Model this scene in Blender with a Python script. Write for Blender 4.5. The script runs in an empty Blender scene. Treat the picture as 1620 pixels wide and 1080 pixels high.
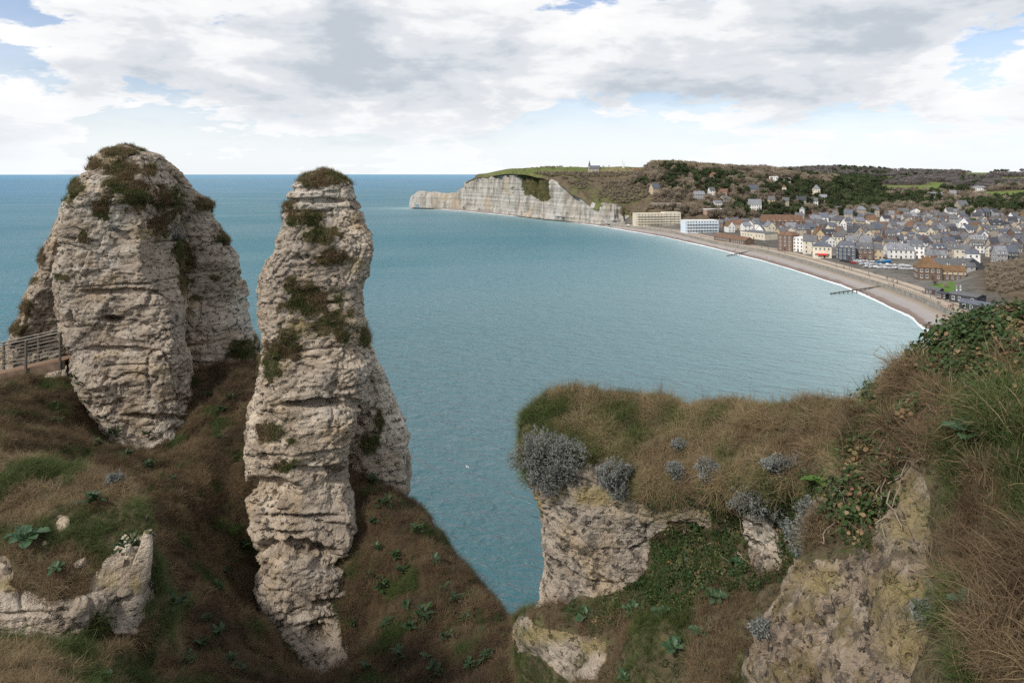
import bpy, bmesh, math, random
import numpy as np
from mathutils import Vector, Matrix
rnd = random.Random(7)
RNG = np.random.default_rng(11)
R = math.radians
# ------------------------------------------------------------------ camera / world / light
F = 1050.0            # focal length in pixels of a 1620 px wide picture
H = 65.0              # eye height above the sea
HOR = 275.0           # pixel row of the horizon
scn = bpy.context.scene
col = scn.collection
cam_d = bpy.data.cameras.new('camera')
cam = bpy.data.objects.new('camera', cam_d)
col.objects.link(cam)
cam.location = (0, 0, H)
cam.rotation_euler = (R(90), 0, 0)
cam_d.sensor_width = 36.0
cam_d.lens = 36.0 * F / 1620.0
cam_d.shift_y = -(540.0 - HOR) / 1620.0
cam_d.clip_start = 0.3
cam_d.clip_end = 120000
scn.camera = cam

SUN_EL, SUN_AZ = 42.0, -131.0       # azimuth clockwise from +Y (view direction); sun stands behind-left, veiled by cloud
def nd(nt, typ, loc=(0, 0), **kw):
    n = nt.nodes.new(typ)
    for k, v in kw.items():
        if k == 'inp':
            for kk, vv in v.items():
                n.inputs[kk].default_value = vv
        else:
            setattr(n, k, v)
    return n
def mathn(nt, op, a=None, b=None, c=None, clamp=False):
    n = nt.nodes.new('ShaderNodeMath'); n.operation = op; n.use_clamp = clamp
    for i, v in enumerate((a, b, c)):
        if v is None: continue
        if isinstance(v, (int, float)): n.inputs[i].default_value = v
        else: nt.links.new(v, n.inputs[i])
    return n.outputs[0]
def ramp(nt, fac, stops, interp='LINEAR'):
    n = nt.nodes.new('ShaderNodeValToRGB'); n.color_ramp.interpolation = interp
    el = n.color_ramp.elements
    while len(el) < len(stops): el.new(0.5)
    for e, (p, c) in zip(el, stops):
        e.position = p
        e.color = (c, c, c, 1) if isinstance(c, (int, float)) else (*c, 1)
    if fac is not None: nt.links.new(fac, n.inputs[0])
    return n.outputs[0]
def mixc(nt, fac, a, b, mode='MIX'):
    n = nt.nodes.new('ShaderNodeMix'); n.data_type = 'RGBA'; n.blend_type = mode
    for sock, v in ((n.inputs[0], fac), (n.inputs[6], a), (n.inputs[7], b)):
        if isinstance(v, (int, float)): sock.default_value = v
        elif isinstance(v, tuple): sock.default_value = (*v, 1)
        else: nt.links.new(v, sock)
    return n.outputs[2]
def noise(nt, vec, scale, detail=5, rough=0.55, dist=0.0, dim='3D', w=None):
    n = nt.nodes.new('ShaderNodeTexNoise'); n.noise_dimensions = dim
    n.inputs['Scale'].default_value = scale; n.inputs['Detail'].default_value = detail
    n.inputs['Roughness'].default_value = rough; n.inputs['Distortion'].default_value = dist
    if w is not None: n.inputs['W'].default_value = w
    if vec is not None: nt.links.new(vec, n.inputs['Vector'])
    return n.outputs['Fac']
def vmath(nt, op, a, b=None):
    n = nt.nodes.new('ShaderNodeVectorMath'); n.operation = op
    for i, v in enumerate((a, b)):
        if v is None: continue
        if isinstance(v, tuple): n.inputs[i].default_value = v
        else: nt.links.new(v, n.inputs[i])
    return n.outputs[0]

world = bpy.data.worlds.new('World'); scn.world = world; world.use_nodes = True
def build_world():
    nt = world.node_tree; nt.nodes.clear()
    out = nd(nt, 'ShaderNodeOutputWorld'); bg = nd(nt, 'ShaderNodeBackground')
    bg.inputs['Strength'].default_value = 0.10
    sky = nd(nt, 'ShaderNodeTexSky', sky_type='NISHITA', sun_disc=False)
    sky.sun_elevation = R(SUN_EL); sky.sun_rotation = R(SUN_AZ)
    sky.air_density = 1.0; sky.dust_density = 0.6; sky.ozone_density = 1.2
    tc = nd(nt, 'ShaderNodeTexCoord')
    sep = nd(nt, 'ShaderNodeSeparateXYZ'); nt.links.new(tc.outputs['Generated'], sep.inputs[0])
    zc = mathn(nt, 'MAXIMUM', sep.outputs[2], 0.0)
    # heaped clouds: a field over the dome, flattened a little and crowding towards the horizon
    el = mathn(nt, 'POWER', mathn(nt, 'ADD', zc, 0.02), 0.72)
    def field(dz, detail):
        cmb = nd(nt, 'ShaderNodeCombineXYZ'); nt.links.new(sep.outputs[0], cmb.inputs[0]); nt.links.new(sep.outputs[1], cmb.inputs[1])
        nt.links.new(mathn(nt, 'MULTIPLY', mathn(nt, 'ADD', el, dz), 2.5), cmb.inputs[2])
        p = vmath(nt, 'ADD', cmb.outputs[0], CLOUD_OFF)
        big = noise(nt, p, 1.7, 2, 0.5, 0.2); mid = noise(nt, p, 5.6, detail, 0.60, 0.15)
        return mathn(nt, 'ADD', mathn(nt, 'MULTIPLY', big, 0.50), mathn(nt, 'MULTIPLY', mid, 0.50))
    dens = field(0.0, 6); above = field(0.040, 5)
    cover = ramp(nt, dens, [(0.44, 0.0), (0.485, 1.0)], 'EASE')
    veil = ramp(nt, zc, [(0.0, 0.86), (0.04, 0.80), (0.09, 0.55), (0.20, 0.22)])
    cover2 = mathn(nt, 'MAXIMUM', cover, veil)
    # bases under thick cloud are grey, tops and thin edges white
    thick = mathn(nt, 'ADD', mathn(nt, 'MULTIPLY', above, 0.85), mathn(nt, 'MULTIPLY', dens, 0.15))
    tone = ramp(nt, thick, [(0.445, (9.7, 9.7, 9.7)), (0.50, (9.0, 9.05, 9.15)), (0.55, (7.2, 7.5, 7.9)), (0.62, (5.2, 5.7, 6.35))], 'EASE')
    low = ramp(nt, zc, [(0.0, (9.1, 9.5, 9.9)), (0.10, (9.5, 9.65, 9.85)), (0.2, (9.6, 9.6, 9.6))])
    lowf = ramp(nt, zc, [(0.0, 0.92), (0.035, 0.70), (0.10, 0.0)])
    cloud = mixc(nt, lowf, tone, low)
    skyc = mixc(nt, 1.0, sky.outputs[0], (1.05, 1.18, 1.38), 'MULTIPLY')
    res = mixc(nt, cover2, skyc, cloud)
    nt.links.new(res, bg.inputs['Color'])
    nt.links.new(bg.outputs[0], out.inputs['Surface'])
CLOUD_OFF = (52.7, 8.8, 4.0)
build_world()
sun_d = bpy.data.lights.new('sun', 'SUN'); sun = bpy.data.objects.new('sun', sun_d); col.objects.link(sun)
sun_d.energy = 3.3; sun_d.angle = R(6); sun_d.color = (1.0, 0.955, 0.89)
_a, _e = R(SUN_AZ), R(SUN_EL)
sun_dir = Vector((math.sin(_a) * math.cos(_e), math.cos(_a) * math.cos(_e), math.sin(_e)))
sun.rotation_euler = sun_dir.to_track_quat('Z', 'Y').to_euler()
sun.location = (-60, -60, 160)
scn.view_settings.view_transform = 'Standard'; scn.view_settings.look = 'None'
scn.view_settings.exposure = 0.08; scn.view_settings.gamma = 1.0
scn.view_settings.use_curve_mapping = False

# ------------------------------------------------------------------ helpers
def P(px, py, d):
    return np.array(((px - 810.0) / F * d, d, H - (py - HOR) / F * d))
def Pz(px, py, z):
    return P(px, py, (H - z) * F / (py - HOR))
def to_px(v):
    v = np.asarray(v); y = np.maximum(v[..., 1], 0.01)
    return 810 + F * v[..., 0] / y, HOR + F * (H - v[..., 2]) / y
def tag(o, label=None, cat=None, group=None, kind=None):
    if label: o['label'] = label
    if cat: o['category'] = cat
    if group: o['group'] = group
    if kind: o['kind'] = kind
    return o
def empty(name, loc=(0, 0, 0), rz=0.0):
    o = bpy.data.objects.new(name, None); col.objects.link(o)
    o.location = loc; o.rotation_euler = (0, 0, rz); o.empty_display_size = 0.2
    return o
def link(name, me, parent=None, mat=None):
    o = bpy.data.objects.new(name, me); col.objects.link(o)
    if parent is not None: o.parent = parent
    if mat is not None and not me.materials: me.materials.append(mat)
    return o
def mesh_np(name, verts, faces, smooth=True):
    """fast mesh from numpy verts (n,3) and faces (m,k) with one k"""
    me = bpy.data.meshes.new(name)
    verts = np.asarray(verts, np.float32); faces = np.asarray(faces, np.int32)
    me.vertices.add(len(verts)); me.vertices.foreach_set('co', verts.ravel())
    k = faces.shape[1]
    me.loops.add(faces.size); me.loops.foreach_set('vertex_index', faces.ravel())
    me.polygons.add(len(faces))
    me.polygons.foreach_set('loop_start', np.arange(0, faces.size, k, dtype=np.int32))
    me.polygons.foreach_set('loop_total', np.full(len(faces), k, np.int32))
    me.polygons.foreach_set('use_smooth', np.full(len(faces), smooth, bool))
    me.update(calc_edges=True)
    return me
def grid_faces(nr, nc, wrap=False):
    r = np.arange(nr - 1)[:, None]; c = np.arange(nc if wrap else nc - 1)[None, :]
    a = r * nc + c; b = r * nc + (c + 1) % nc
    return np.stack([a, b, b + nc, a + nc], -1).reshape(-1, 4)
def set_attr(me, name, vals, typ='FLOAT'):
    at = me.attributes.new(name, typ, 'POINT')
    vals = np.asarray(vals, np.float32)
    if typ == 'FLOAT': at.data.foreach_set('value', vals.ravel())
    elif typ == 'FLOAT_VECTOR': at.data.foreach_set('vector', vals.ravel())
    elif typ == 'FLOAT_COLOR': at.data.foreach_set('color', vals.ravel())
def smoothstep(a, b, x):
    t = np.clip((np.asarray(x, float) - a) / (b - a), 0, 1); return t * t * (3 - 2 * t)
# gradient noise
_perm = RNG.permutation(256).astype(np.int64); _perm = np.concatenate([_perm, _perm, _perm])
_grad = RNG.normal(size=(256, 3)); _grad /= np.linalg.norm(_grad, axis=1)[:, None]
def perlin(p):
    p = np.asarray(p, float); i = np.floor(p).astype(np.int64); f = p - i; i &= 255
    u = f * f * f * (f * (f * 6 - 15) + 10)
    res = 0.0
    for dx in (0, 1):
        wx = u[..., 0] if dx else 1 - u[..., 0]
        for dy in (0, 1):
            wy = u[..., 1] if dy else 1 - u[..., 1]
            for dz in (0, 1):
                wz = u[..., 2] if dz else 1 - u[..., 2]
                h = _perm[_perm[_perm[(i[..., 0] + dx) & 255] + ((i[..., 1] + dy) & 255)] + ((i[..., 2] + dz) & 255)]
                g = _grad[h]
                dot = g[..., 0] * (f[..., 0] - dx) + g[..., 1] * (f[..., 1] - dy) + g[..., 2] * (f[..., 2] - dz)
                res = res + wx * wy * wz * dot
    return res * 1.5
def fbm(p, octv=4, gain=0.5, lac=2.03):
    p = np.asarray(p, float); a = 1.0; s = 0.0
    for k in range(octv):
        s = s + a * perlin(p + 17.3 * k); p = p * lac; a *= gain
    return s
def ridged(p, octv=3):
    p = np.asarray(p, float); a = 1.0; s = 0.0
    for k in range(octv):
        s = s + a * (1 - 2 * np.abs(perlin(p + 9.1 * k))); p = p * 2.1; a *= 0.5
    return s
def worley(p, seed=0):
    """F1, F2 distances and a random value per nearest cell"""
    p = np.asarray(p, float); i0 = np.floor(p).astype(np.int64); f1 = np.full(p.shape[:-1], 9.0); f2 = f1.copy(); rv = np.zeros(p.shape[:-1])
    for dx in (-1, 0, 1):
        for dy in (-1, 0, 1):
            for dz in (-1, 0, 1):
                c = i0 + np.array([dx, dy, dz]); h = _perm[_perm[_perm[(c[..., 0] + seed) & 255] + (c[..., 1] & 255)] + (c[..., 2] & 255)]
                q = c + _grad[h] * .38 + .5; d = np.linalg.norm(q - p, axis=-1); nearer = d < f1
                f2 = np.where(nearer, f1, np.minimum(f2, d)); rv = np.where(nearer, h / 255.0, rv); f1 = np.where(nearer, d, f1)
    return f1, f2, rv
def inpoly(x, y, poly):
    x = np.asarray(x); y = np.asarray(y); ins = np.zeros(x.shape, bool)
    n = len(poly)
    for i in range(n):
        x1, y1 = poly[i]; x2, y2 = poly[(i + 1) % n]
        if y1 == y2: continue
        c = ((y1 > y) != (y2 > y)) & (x < (x2 - x1) * (y - y1) / (y2 - y1) + x1)
        ins ^= c
    return ins
def cr_interp(ctrl, n, axis):
    """Catmull-Rom resample of a control lattice along an axis (points need not be evenly spaced)"""
    ctrl = np.moveaxis(np.asarray(ctrl, float), axis, 0); m = len(ctrl)
    t = np.linspace(0, m - 1, n); i = np.minimum(t.astype(int), m - 2); f = (t - i)
    f = f.reshape((-1,) + (1,) * (ctrl.ndim - 1))
    p0 = ctrl[np.maximum(i - 1, 0)]; p1 = ctrl[i]; p2 = ctrl[i + 1]; p3 = ctrl[np.minimum(i + 2, m - 1)]
    T = 0.42
    m1 = (p2 - p0) * T; m2 = (p3 - p1) * T
    h = (2 * f**3 - 3 * f**2 + 1) * p1 + (f**3 - 2 * f**2 + f) * m1 + (-2 * f**3 + 3 * f**2) * p2 + (f**3 - f**2) * m2
    return np.moveaxis(h, 0, axis)
def grid_normals(g):
    du = np.gradient(g, axis=1); dv = np.gradient(g, axis=0)
    n = np.cross(du, dv); n /= np.maximum(np.linalg.norm(n, axis=-1, keepdims=True), 1e-9)
    return n
def box_bm(bm, x0, x1, y0, y1, z0, z1, mi=0):
    vs = [bm.verts.new(c) for c in ((x0,y0,z0),(x1,y0,z0),(x1,y1,z0),(x0,y1,z0),(x0,y0,z1),(x1,y0,z1),(x1,y1,z1),(x0,y1,z1))]
    for f in ((0,3,2,1),(4,5,6,7),(0,1,5,4),(1,2,6,5),(2,3,7,6),(3,0,4,7)):
        bm.faces.new([vs[i] for i in f]).material_index = mi
def bm_mesh(name, bm, mats=()):
    bmesh.ops.recalc_face_normals(bm, faces=bm.faces)
    me = bpy.data.meshes.new(name); bm.to_mesh(me); bm.free()
    for m in mats: me.materials.append(m)
    return me
def tube_np(pts, rad, sides=6):
    """verts, faces of a tube along pts"""
    pts = np.asarray(pts, float); n = len(pts); rad = np.broadcast_to(np.asarray(rad, float), (n,))
    t = np.gradient(pts, axis=0); t /= np.maximum(np.linalg.norm(t, axis=1, keepdims=True), 1e-9)
    up = np.where(np.abs(t[:, 2:3]) > 0.9, np.array([[1., 0, 0]]), np.array([[0, 0, 1.]]))
    a = np.cross(t, up); a /= np.linalg.norm(a, axis=1, keepdims=True); b = np.cross(t, a)
    th = np.linspace(0, 2 * np.pi, sides, endpoint=False)
    v = pts[:, None] + rad[:, None, None] * (np.cos(th)[None, :, None] * a[:, None] + np.sin(th)[None, :, None] * b[:, None])
    return v.reshape(-1, 3), grid_faces(n, sides, True)
def join_np(parts):
    vs, fs, o = [], [], 0
    for v, f in parts:
        vs.append(np.asarray(v)); fs.append(np.asarray(f) + o); o += len(v)
    return np.concatenate(vs), np.concatenate(fs)

# ------------------------------------------------------------------ materials
def new_mat(name):
    m = bpy.data.materials.new(name); m.use_nodes = True
    nt = m.node_tree; b = nt.nodes['Principled BSDF']
    return m, nt, b
def plain(name, rgb, rough=0.7, var=0.18, scale=2.0, metal=0.0, rand=0.0, bump=0.0):
    m, nt, b = new_mat(name)
    tc = nd(nt, 'ShaderNodeTexCoord')
    f = noise(nt, tc.outputs['Object'], scale, 5, 0.6)
    lo = tuple(max(0, c * (1 - var)) for c in rgb); hi = tuple(min(1, c * (1 + var)) for c in rgb)
    c = ramp(nt, f, [(0.3, lo), (0.7, hi)])
    if rand:
        oi = nd(nt, 'ShaderNodeObjectInfo')
        k = mathn(nt, 'ADD', mathn(nt, 'MULTIPLY', oi.outputs['Random'], 2 * rand), 1 - rand)
        cc = nd(nt, 'ShaderNodeVectorMath', operation='SCALE'); nt.links.new(c, cc.inputs[0]); nt.links.new(k, cc.inputs['Scale'])
        c = cc.outputs[0]
    nt.links.new(c, b.inputs['Base Color']); b.inputs['Roughness'].default_value = rough
    b.inputs['Metallic'].default_value = metal; b.inputs['Specular IOR Level'].default_value = 0.3
    if bump:
        bp = nd(nt, 'ShaderNodeBump'); bp.inputs['Strength'].default_value = bump
        nt.links.new(noise(nt, tc.outputs['Object'], scale * 6, 6, 0.7), bp.inputs['Height']); nt.links.new(bp.outputs[0], b.inputs['Normal'])
    return m
def world_pos(nt):
    return nd(nt, 'ShaderNodeNewGeometry').outputs['Position']
def attr(nt, name, typ='GEOMETRY'):
    n = nd(nt, 'ShaderNodeAttribute', attribute_name=name, attribute_type=typ); return n
# ------------------------------------------------------------------ sea
def make_sea():
    m, nt, b = new_mat('sea_water')
    pos = world_pos(nt)
    sep = nd(nt, 'ShaderNodeSeparateXYZ'); nt.links.new(pos, sep.inputs[0])
    shallows_sheen = attr(nt, 'shallows_sheen').outputs['Fac']
    # body colour: deep teal, blue offshore, pale chalky shallows plus painted cloud sheen
    patch = noise(nt, vmath(nt, 'MULTIPLY', pos, (0.004, 0.0016, 0)), 1.0, 4, 0.5)
    bay = attr(nt, 'bay').outputs['Fac']
    deep = mixc(nt, bay, mixc(nt, patch, (0.007, 0.062, 0.076), (0.010, 0.082, 0.100)), mixc(nt, patch, (0.012, 0.122, 0.160), (0.020, 0.155, 0.195)))
    offs = attr(nt, 'offshore').outputs['Fac']
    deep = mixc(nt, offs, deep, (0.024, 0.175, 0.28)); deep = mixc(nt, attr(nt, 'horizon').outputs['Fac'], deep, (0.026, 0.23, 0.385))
    c = mixc(nt, shallows_sheen, deep, (0.32, 0.43, 0.44))
    nt.nodes.remove(b)
    rot0 = nd(nt, 'ShaderNodeVectorRotate', rotation_type='Z_AXIS'); rot0.inputs['Angle'].default_value = R(-14); nt.links.new(pos, rot0.inputs['Vector']); rotp = rot0.outputs[0]
    df = nd(nt, 'ShaderNodeBsdfDiffuse'); nt.links.new(c, df.inputs['Color'])
    gl = nd(nt, 'ShaderNodeBsdfGlossy'); gl.inputs['Roughness'].default_value = 0.30
    fr = nd(nt, 'ShaderNodeFresnel'); fr.inputs['IOR'].default_value = 1.33
    wind = ramp(nt, noise(nt, vmath(nt, 'MULTIPLY', rotp, (0.0022, 0.0085, 0)), 1.0, 5, 0.6, 0.4), [(0.36, 0.72), (0.62, 1.0)])
    fac = mathn(nt, 'MULTIPLY', mathn(nt, 'MINIMUM', mathn(nt, 'MULTIPLY', fr.outputs[0], 1.15), 0.40), wind)
    mx = nd(nt, 'ShaderNodeMixShader'); nt.links.new(fac, mx.inputs[0]); nt.links.new(df.outputs[0], mx.inputs[1]); nt.links.new(gl.outputs[0], mx.inputs[2])
    nt.links.new(mx.outputs[0], nt.nodes['Material Output'].inputs['Surface'])
    rot = nd(nt, 'ShaderNodeVectorRotate', rotation_type='Z_AXIS'); rot.inputs['Angle'].default_value = R(24)
    nt.links.new(pos, rot.inputs['Vector'])
    v1 = vmath(nt, 'MULTIPLY', rot.outputs[0], (0.16, 0.34, 0.2))
    v2 = vmath(nt, 'MULTIPLY', rot.outputs[0], (0.55, 1.1, 0.5))
    v3 = vmath(nt, 'MULTIPLY', rot.outputs[0], (0.03, 0.075, 0.2))
    h = mathn(nt, 'ADD', mathn(nt, 'MULTIPLY', noise(nt, v1, 1.0, 4, 0.55, 0.6), 2.0),
              mathn(nt, 'MULTIPLY', noise(nt, v2, 1.0, 3, 0.55, 0.4), 0.55))
    h = mathn(nt, 'ADD', h, mathn(nt, 'MULTIPLY', noise(nt, v3, 1.0, 2, 0.5, 0.3), 1.6))
    bp = nd(nt, 'ShaderNodeBump'); bp.inputs['Strength'].default_value = 1.0; bp.inputs['Distance'].default_value = 1.0
    nt.links.new(h, bp.inputs['Height'])
    for q in (df, gl, fr): nt.links.new(bp.outputs[0], q.inputs['Normal'])
    # polar sheet round the camera foot reaching past the horizon
    rr = np.concatenate([np.linspace(5, 1400, 240), np.geomspace(1450, 60000, 50)])
    th = np.linspace(-math.pi, math.pi, 241)
    X = rr[:, None] * np.sin(th)[None]; Y = rr[:, None] * np.cos(th)[None]
    g = np.stack([X, Y, np.zeros_like(X)], -1)
    me = mesh_np('sea', g.reshape(-1, 3), grid_faces(len(rr), len(th)))
    xy = g[..., :2].reshape(-1, 2)
    dist = np.full(len(xy), 1e9)
    wl = WATER[:, :2]
    for i in range(len(wl) - 1):
        a, c2 = wl[i], wl[i + 1]; ab = c2 - a
        t = np.clip(((xy - a) @ ab) / (ab @ ab), 0, 1)
        dist = np.minimum(dist, np.linalg.norm(xy - (a + t[:, None] * ab), axis=1))
    near = np.clip(1 - np.linalg.norm(xy - np.array([200., 330.]), axis=1) / 330., 0, 1)  # pale sheen of reflected cloud, painted into the water off the near beach
    sh = 0.75 * np.exp(-dist / 22.) + 0.34 * np.exp(-dist / 90.) + 0.60 * near
    set_attr(me, 'shallows_sheen', np.clip(sh, 0, 1)); set_attr(me, 'offshore', smoothstep(350, 3500, np.linalg.norm((xy - np.array([180., 350.])) * np.array([1.25, .8]), axis=1))); set_attr(me, 'bay', smoothstep(70, 480, np.linalg.norm(xy - np.array([0., 20.]), axis=1))); set_attr(me, 'horizon', smoothstep(3500, 16000, xy[:, 1]))
    o = link('sea', me, mat=m); tag(o, 'teal sea filling the bay out to the horizon', 'sea', kind='structure')
# waterline, near to far, as pixels where the water (z = 0) meets the shingle
WL_PX = [(1620, 640), (1560, 590), (1500, 545), (1460, 518), (1440, 501), (1390, 477), (1330, 451), (1250, 425.5), (1200, 411), (1130, 393),
         (1050, 375), (960, 359.5), (880, 348.5), (800, 340.5), (740, 334.5), (700, 331.5), (650, 329.6)]
WATER = np.array([Pz(x, y, 0.0) for x, y in WL_PX])
def resample(poly, n):
    poly = np.asarray(poly, float); s = np.concatenate([[0], np.cumsum(np.linalg.norm(np.diff(poly[:, :2], axis=0), axis=1))])
    t = np.linspace(0, s[-1], n); return np.stack([np.interp(t, s, poly[:, k]) for k in range(poly.shape[1])], -1)
PROM_Z = 4.5
WALL_PX = [(1640, 560), (1580, 527), (1520, 500), (1456, 471), (1405, 452), (1316, 425), (1260, 409), (1212, 396.5), (1133, 383), (1064, 366), (1000, 358.2), (965, 354.5)]
WALL = np.array([Pz(x, y, PROM_Z) for x, y in WALL_PX])
CLIFF_FOOT_PX = [(945, 354.6), (936, 353.5), (900, 350), (861, 346.7), (815, 341), (784, 336.5), (753, 333.4), (713, 330.6), (650, 329.4)]
def make_beach():
    shore_in = np.concatenate([WALL + np.array([0, 0, -1.7]), [np.append(Pz(x, y, 1.5)[:2] + np.array([4, 6]), 1.5) for x, y in CLIFF_FOOT_PX]])
    a = resample(WATER, 500); b = resample(shore_in, 500)
    nrm = np.gradient(a, axis=0)[:, :2]; nrm = np.stack([-nrm[:, 1], nrm[:, 0]], -1); nrm /= np.linalg.norm(nrm, axis=1)[:, None]
    rows = []
    for t, z in ((-0.9, -3.0), (-0.35, -1.0), (0, 0.0), (0.1, .5), (0.22, 1.0), (0.3, 1.9), (0.45, 2.1), (0.6, 2.15), (0.75, 2.6), (0.9, 2.75), (1.0, 2.8), (1.04, 2.8)):
        if t < 0:
            w = np.maximum(np.linalg.norm((b - a)[:, :2], axis=1), 8.0)[:, None]
            q = a[:, :2] - (b - a)[:, :2] / np.maximum(np.linalg.norm((b - a)[:, :2], axis=1)[:, None], 1) * w * -t
        else:
            q = a[:, :2] * (1 - t) + b[:, :2] * t
        zz = np.minimum(z, b[:, 2] * max(t, 0) + 0.5 if t > 0 else z)
        zz = zz + (0.25 * perlin(np.stack([q[:, 0] * .08, q[:, 1] * .08, q[:, 0] * 0], -1)) if t > 0.05 else 0)
        rows.append(np.stack([q[:, 0], q[:, 1], np.broadcast_to(zz, (500,))], -1))
    g = cr_interp(np.array(rows), 60, 0)
    me = mesh_np('beach', g.reshape(-1, 3), grid_faces(60, 500))
    tt = np.broadcast_to(np.interp(np.linspace(0, 11, 60), range(12), (-.9, -.35, 0, .1, .22, .3, .45, .6, .75, .9, 1, 1.04))[:, None], (60, 500))
    set_attr(me, 'across', tt.ravel())
    m, nt, bs = new_mat('shingle')
    pos = world_pos(nt); ac = attr(nt, 'across').outputs['Fac']
    n1 = noise(nt, pos, 0.12, 5, 0.6); n2 = noise(nt, pos, 2.2, 4, 0.7)
    k = mathn(nt, 'ADD', ac, mathn(nt, 'MULTIPLY', mathn(nt, 'SUBTRACT', n1, 0.5), 0.35))
    c = ramp(nt, k, [(0.0, (0.15, 0.105, 0.085)), (0.22, (0.19, 0.135, 0.11)), (0.34, (0.33, 0.30, 0.285)), (0.62, (0.36, 0.33, 0.31)), (0.8, (0.34, 0.28, 0.21)), (1.0, (0.30, 0.25, 0.18))])
    c = mixc(nt, mathn(nt, 'MULTIPLY', n2, 0.5), c, (0.16, 0.13, 0.11))
    nt.links.new(c, bs.inputs['Base Color']); bs.inputs['Roughness'].default_value = 0.85
    o = link('beach', me, mat=m); tag(o, 'curved shingle beach between the sea and the promenade', 'beach', kind='structure')
    # surf
    ws = resample(WATER, 900)
    dirn = resample(b - a, 900)[:, :2]; dirn /= np.maximum(np.linalg.norm(dirn, axis=1)[:, None], 1e-6)
    rows = []
    wob = 1.3 * fbm(np.stack([ws[:, 1] * .045, ws[:, 0] * .045, ws[:, 0] * 0], -1), 3)
    for t in np.linspace(-1, 1, 9):
        off = ((t * 3.0 + wob - 1.2) * np.interp(ws[:, 1], [250, 420, 700], [2.0, 1.2, 1.0]))[:, None]
        q = ws[:, :2] + dirn * off
        zz = 0.06 + np.maximum(0, off[:, 0]) * 0.2 + 0.35 * math.exp(-((t - .2) / .25) ** 2)
        rows.append(np.stack([q[:, 0], q[:, 1], zz], -1))
    g = np.array(rows)
    me = mesh_np('surf', g.reshape(-1, 3), grid_faces(9, 900))
    set_attr(me, 'across', np.repeat(np.linspace(-1, 1, 9), 900))
    m, nt, bs = new_mat('foam')
    pos = world_pos(nt); ac = attr(nt, 'across').outputs['Fac']
    n = noise(nt, pos, 0.33, 6, 0.72); n3 = noise(nt, pos, 0.035, 3, 0.5)
    a_ = mathn(nt, 'SUBTRACT', 1.0, mathn(nt, 'ABSOLUTE', ac))
    al = mathn(nt, 'ADD', mathn(nt, 'MULTIPLY', a_, 0.9), mathn(nt, 'ADD', n, mathn(nt, 'MULTIPLY', n3, 0.9)))
    al = ramp(nt, al, [(0.0, 0), (1.0, 0), (1.0, 0)]) if False else mathn(nt, 'MULTIPLY', mathn(nt, 'SUBTRACT', al, 1.22), 2.4, clamp=True)
    bs.inputs['Base Color'].default_value = (0.86, 0.89, 0.9, 1); bs.inputs['Roughness'].default_value = 0.7
    nt.links.new(al, bs.inputs['Alpha'])
    o = link('surf', me, mat=m); tag(o, 'white surf breaking along the shingle beach', 'surf', kind='stuff')
make_sea(); make_beach()

# ------------------------------------------------------------------ land: town floor, wooded hills and headland (height over azimuth and distance)
LAND = {  # pixel column: (distance, height) pairs outwards from the coast edge
 735: [(1168, 50), (1200, 56), (1260, 50), (1400, 10), (3000, 0)],
 760: [(1150, 61), (1190, 64), (1300, 58), (1500, 30), (3000, 0)],
 815: [(1022, 67), (1090, 72), (1200, 74), (1500, 60), (3000, 40)],
 850: [(965, 62.5), (1000, 70), (1090, 76), (1250, 76), (1600, 60), (3000, 50)],
 874: [(937, 57), (965, 63), (1000, 70), (1090, 76), (1250, 77), (1600, 60), (3000, 50)],
 905: [(888, 44.5), (915, 56), (960, 67), (1090, 76.5), (1300, 76), (1600, 60), (3000, 50)],
 940: [(853, 27), (890, 44), (930, 58), (985, 67), (1090, 76), (1300, 76), (3000, 60)],
 975: [(832, 25), (870, 38), (910, 53), (970, 65), (1080, 75.5), (1300, 76), (3000, 60)],
 1000: [(805, 10), (830, 20), (862, 36), (900, 51), (950, 63), (1060, 75), (1300, 77), (3000, 70)],
 1050: [(680, 4.5), (775, 5), (800, 14), (822, 28), (862, 43), (925, 62), (985, 73), (1200, 78), (3000, 75)],
 1130: [(560, 4.5), (735, 5.5), (775, 13), (822, 29), (872, 43), (930, 58), (1000, 69), (1200, 73), (3000, 75)],
 1200: [(505, 4.5), (740, 6), (790, 9), (830, 20), (875, 35), (935, 50), (1020, 64), (1110, 69), (1300, 66), (3000, 75)],
 1300: [(415, 4.5), (700, 6.5), (800, 9), (850, 16), (915, 29), (985, 43), (1060, 55), (1130, 58), (1350, 50), (1800, 62), (2300, 84), (2700, 86), (3000, 80)],
 1400: [(355, 4.5), (700, 7), (850, 10), (950, 15), (1050, 24), (1250, 34), (1500, 42), (1900, 58), (2350, 77), (3000, 72)],
 1500: [(285, 4.5), (600, 6.5), (800, 9.5), (900, 13), (1050, 24), (1250, 35), (1500, 47), (1850, 62), (2250, 69), (3000, 66)],
 1560: [(262, 4.5), (318, 5), (350, 10), (380, 10), (430, 7), (600, 7), (800, 10.5), (900, 17), (1050, 29), (1300, 42), (1600, 55), (2000, 68), (3000, 66)],
 1620: [(252, 4.5), (295, 5.5), (330, 12), (365, 15), (430, 9), (600, 8), (800, 12), (900, 21), (1050, 34), (1300, 46), (1600, 58), (2000, 71), (3000, 68)],
 1760: [(240, 6), (290, 12), (340, 22), (380, 24), (450, 16), (700, 14), (900, 28), (1300, 52), (2000, 75), (3000, 72)],
}
_lc = np.array(sorted(LAND)); _ld = np.geomspace(230, 3000, 320)
_lz = np.array([np.interp(_ld, *zip(*LAND[c])) for c in _lc])
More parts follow.
